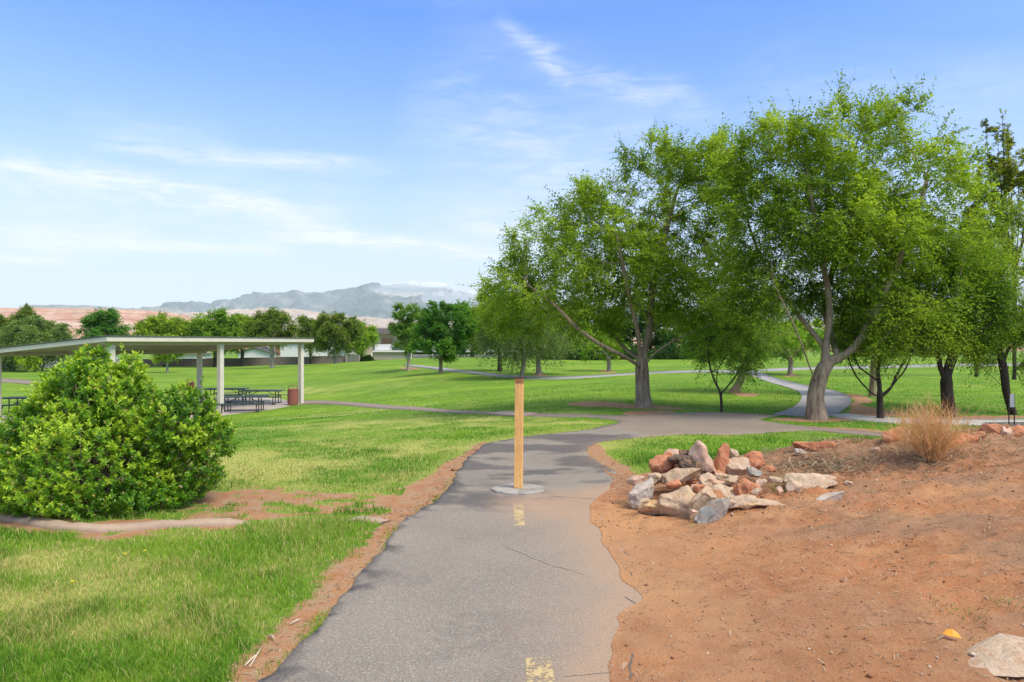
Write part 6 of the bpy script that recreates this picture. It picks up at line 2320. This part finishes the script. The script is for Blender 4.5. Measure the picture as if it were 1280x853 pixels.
DRYP = [(.90, .50, .20), (.95, .60, .27), (.72, .38, .15), (.92, .70, .40)]
ds = stems('dry_shrub', 'dry orange-tan twiggy shrub standing on the dirt ridge', 'shrub', 1165, 7.6, .68, .42, 400, DRYP, 301, thick=.0024, branch=7, base_r=.09, wig=.24, extra=14)
DARKST = [(.16, .10, .07), (.22, .13, .08)]
r_ = np.random.default_rng(8)
for i, (px, Y, h, sp_, n, pal, lb) in enumerate([
        (1095, 8.1, .26, 1.6, 12, [(.66, .50, .28)], 'few pale arching dry stalks left of the dry shrub'),
        (1208, 8.4, .34, .7, 22, [(.40, .36, .16), (.28, .34, .10)], 'thin greenish stalks at the right of the dry shrub'),
        (975, 6.95, .20, .9, 36, [(.16, .34, .05), (.24, .40, .08)], 'leafy green weed at the right end of the stone pile'),
        (988, 7.0, .22, .5, 20, [(.20, .36, .06), (.55, .46, .25)], 'green and straw weed before the flat buff slab'),
        (1247, 8.6, .22, .8, 60, [(.62, .60, .42), (.50, .54, .34)], 'pale silvery grass tuft between the orange ridge stones'),
        (1228, 8.5, .14, .9, 30, [(.30, .52, .04), (.22, .42, .04)], 'bright green weed left of the silvery tuft'),
        (1070, 8.6, .16, .9, 40, [(.18, .30, .05), (.35, .36, .12)], 'short green tuft on the back of the ridge'),
        (884, 6.8, .12, .9, 26, [(.20, .44, .04), (.28, .48, .06)], 'small bright weed growing between the pile stones'),
        (935, 6.75, .32, .15, 7, [(.50, .38, .28)], 'single thin dry stalk before the reddish-orange stone'),
        (1170, 3.9, .05, 1.3, 60, [(.24, .32, .10), (.34, .38, .16)], 'low green weed patch left of the orange leaf'),
        (1212, 3.75, .055, 1.2, 50, [(.18, .34, .07), (.28, .40, .10)], 'low green weed by the flat corner stone'),
        (1262, 3.8, .05, 1.2, 30, [(.20, .38, .06)], 'tiny green weed above the flat corner stone at the edge'),
        (985, 5.1, .03, 1.2, 18, [(.3, .36, .14)], 'tiny weed in the middle of the dirt slope'),
        (875, 6.0, .05, 1.2, 30, [(.2, .32, .08), (.5, .42, .25)], 'tiny green tuft under the tip of the blue-grey slab'),
        (1095, 6.6, .035, 1.2, 18, [(.2, .34, .08)], 'tiny weed on the upper dirt slope'),
        (1012, 8.9, .15, .6, 40, [(.55, .56, .28), (.40, .48, .16)], 'pale grass tuft behind the flat orange stone'),
        (958, 8.7, .14, .7, 40, [(.50, .50, .24), (.30, .42, .12)], 'pale grass tuft behind the pinkish-orange boulder')]):
    stems('weed', lb, 'plant', px, Y, h, sp_, n, pal, 310 + i, thick=.0013 if h < .1 else .0018, branch=1, seg=4, base_r=.05 if sp_ < 1.1 else .09)
# leaf litter, straw and pebbles on the dirt
def scatter_stuff():
    r = np.random.default_rng(400)
    # straw
    n = 11000
    y = 2.4 + 7.0 * r.uniform(size=n) ** 1.2
    x = r.uniform(.6, 7.5, n)
    n2 = 1100
    cx, cy = GP(1060, 582)
    x = np.concatenate([x, r.normal(3.55, .30, n2), r.normal(4.6, .35, 500), r.normal(2.55, .3, 300)])
    y = np.concatenate([y, r.normal(7.75, .22, n2), r.normal(7.7, .25, 500), r.normal(6.4, .25, 300)])
    # left verge
    n3 = 1800
    k = r.integers(0, len(path_P), n3)
    xl, yl = path_P[k, 0] - np.abs(r.normal(.12, .12, n3)), path_P[k, 1] + r.normal(0, .1, n3)
    okl = (path_P[k, 0] < 0) & (yl > 2.5)
    x, y = np.concatenate([x, xl[okl]]), np.concatenate([y, yl[okl]])
    isin = inpoly(x, y, bank_P) | (x < 0)
    dens = fbm(x * 1.5, y * 1.5, 88, 4)
    ok = isin & (r.uniform(size=len(x)) < np.clip((x - .5) * .45, .12, 1) * (.3 + dens) + (x < 0) + ((x > 2.8) & (y > 7)))
    x, y = x[ok], y[ok]
    z = surf_z(x, y)
    n = len(x)
    th = r.uniform(0, math.pi, n)
    L = r.uniform(.012, .05, n) * np.where((y > 7) & (x > 2.5), 2.6, 1)
    wd = r.uniform(.0012, .003, n) * np.where(y > 6.5, 1.6, 1)
    zt_ = r.uniform(.002, .012, n) * np.where((y > 7) & (x > 2.5), 4, 1)
    d = np.stack([np.cos(th) * L / 2, np.sin(th) * L / 2, r.uniform(-.2, .2, n) * L], 1)
    s = np.stack([-np.sin(th) * wd, np.cos(th) * wd, np.zeros(n)], 1)
    c = np.stack([x, y, z + zt_], 1)
    V = np.stack([c - d - s, c + d - s, c + d + s, c - d + s, c - d + [0, 0, .0] - s * 0 - [0, 0, .002], c + d - [0, 0, .002]], 1).reshape(-1, 3)
    i = np.arange(n) * 6
    Q = np.concatenate([np.stack([i, i + 1, i + 2, i + 3], 1), np.stack([i, i + 4, i + 5, i + 1], 1), np.stack([i + 3, i + 2, i + 5, i + 4], 1)])
    cc_ = np.array([(.62, .48, .30), (.50, .36, .22), (.70, .58, .40), (.30, .19, .12)])[r.integers(0, 4, n)] * r.uniform(.8, 1.15, (n, 1))
    tag(mesh_np('straw_litter', V, Q, M_DRY, attrs={'Col': np.repeat(cc_, 6, 0)}), 'dry straw and leaf bits scattered over the dirt', 'litter', kind='stuff')
    # pebbles
    n = 30000
    y = 2.4 + 7.0 * r.uniform(size=n) ** 1.3
    x = r.uniform(.4, 7.0, n)
    k = r.integers(0, len(path_P), 1500)
    x = np.concatenate([x, path_P[k, 0] + r.normal(0, .10, 1500)])
    y = np.concatenate([y, path_P[k, 1] + r.normal(0, .1, 1500)])
    x, y = x[y > 2.4], y[y > 2.4]
    ok = inpoly(x, y, bank_P) | ((bare_f(x, y) > .5) & ~inpoly(x, y, path_P))
    x, y = x[ok], y[ok]
    z = surf_z(x, y)
    n = len(x)
    s = np.exp(r.normal(-5.98, .6, n)) * np.where(y > 6, 1.35, 1)
    oc = np.array([(1, 0, 0), (0, 1, 0), (-1, 0, 0), (0, -1, 0), (0, 0, .8), (0, 0, -.8)])
    V = np.stack([x, y, z + s * .25], 1)[:, None] + oc[None] * s[:, None, None] * r.uniform(.6, 1.3, (n, 6, 1))
    i = np.arange(n)[:, None] * 6
    T = np.array([(0, 1, 4), (1, 2, 4), (2, 3, 4), (3, 0, 4), (1, 0, 5), (2, 1, 5), (3, 2, 5), (0, 3, 5)])
    T = (i[:, :, None] + T[None]).reshape(-1, 3)
    cc_ = np.array([(.46, .24, .13), (.36, .17, .09), (.58, .40, .28), (.62, .50, .38), (.25, .13, .08)])[r.integers(0, 5, n)] * r.uniform(.8, 1.1, (n, 1))
    tag(mesh_np('gravel', V.reshape(-1, 3), T, M_DRY, attrs={'Col': np.repeat(cc_, 6, 0)}), 'small pebbles and clods on the dirt', 'gravel', kind='stuff')


scatter_stuff()

# single leaves, twigs and flowers
def dead_leaf(px, py, size, col, label, name='leaf', rz=30):
    x, y = GP(px, py)
    r = np.random.default_rng(int(px))
    bm = bmesh.new()
    prof = [(0, 0), (.2, .22), (.5, .30), (.8, .2), (1, 0)]
    up_, dn, md_ = [], [], []
    for t, w_ in prof:
        cz = .18 * math.sin(t * math.pi)
        md_.append(bm.verts.new((t - .5, 0, cz)))
        up_.append(bm.verts.new((t - .5, w_, cz + .12 * w_ * 2)) if 0 < t < 1 else md_[-1])
        dn.append(bm.verts.new((t - .5, -w_, cz + .10 * w_ * 2)) if 0 < t < 1 else md_[-1])
    for i in range(4):
        for a in (up_, dn):
            f = [md_[i], md_[i + 1], a[i + 1], a[i]]
            f = list(dict.fromkeys(f))
            if len(f) > 2:
                bm.faces.new(f)
    bmesh.ops.scale(bm, vec=(size, size, size), verts=bm.verts)
    me = bpy.data.meshes.new(name)
    bm.to_mesh(me)
    bm.free()
    o = link(name, me, col)
    o.location = (x, y, sz(x, y) + .008)
    o.rotation_euler = (math.radians(25), math.radians(8), math.radians(rz))
    tag(o, label, 'leaf')


dead_leaf(1190, 802, .085, simple('orange_leaf', (.85, .36, .03), (.75, .27, .03), .5, 20), 'curled bright orange leaf by the flat corner stone', rz=-25)
M_TW = simple('bleached_twig', (.66, .56, .42), (.52, .43, .31), .9, 20)
for i, (a, b, lb) in enumerate([((306, 835), (326, 818), 'bleached forked twig lying on the left dirt verge'), ((362, 783), (378, 777), 'short pale twig on the left verge above the forked one'), ((334, 797), (343, 803), 'tiny pale twig against the grass on the left verge')]):
    p0, p1 = GP(*a), GP(*b)
    v0, v1 = Vector((*p0, tzs(*p0) + .012)), Vector((*p1, tzs(*p1) + .016))
    mb = MB().tube([v0, v0.lerp(v1, .5) + Vector((.006, .004, .008)), v1], [.004, .005, .002], 6)
    if i == 0:
        mb.tube([v0 + Vector((.03, -.015, 0)), v0.lerp(v1, .6) + Vector((.012, 0, .01)), v1 + Vector((-.01, .04, .01))], [.003, .004, .002], 6)
    tag(mb.build('twig', M_TW), lb, 'twig')
M_DAN = simple('yellow_petals', (.85, .66, .03), (.8, .58, .02), .6, 40)
M_STK = simple('flower_stalk', (.14, .3, .04), (.1, .22, .03), .6, 40)
for i, (px, py, lb) in enumerate([(90, 737, 'single yellow dandelion in the near lawn'), (181, 697, 'yellow dandelion in the lawn nearer the edging, right one of two'), (156, 701, 'yellow dandelion in the lawn nearer the edging, left one of two')]):
    x, y = GP(px, py)
    t = empty('dandelion', (x, y, tzs(x, y)), lb, 'flower', 'dandelions in the lawn')
    h = .05
    MB().tube([(0, 0, 0), (.004, 0, h * .5), (.002, 0, h)], .0016, 5).build('stalk', M_STK, t)
    mb = MB()
    for k in range(18):
        a_ = k * 2.4
        rr = .013 * (.5 + .5 * (k % 3) / 2)
        mb.tube([(.002, 0, h), (.002 + math.cos(a_) * rr * .6, math.sin(a_) * rr * .6, h + .005), (.002 + math.cos(a_) * rr, math.sin(a_) * rr, h + .004)], [.002, .003, .001], 4)
    mb.build('petals', M_DAN, t)

# a rough rim of broken concrete round the footing
ft = [c for c in post.children if c.name.startswith('footing')][0]
for v in ft.data.vertices:
    rr = math.hypot(v.co.x, v.co.y)
    if rr > .2:
        f_ = 1 + (float(fbm(np.array([v.co.x * 14 + 3]), np.array([v.co.y * 14]), 6, 3)[0]) - .5) * .22
        v.co.x *= f_
        v.co.y *= f_
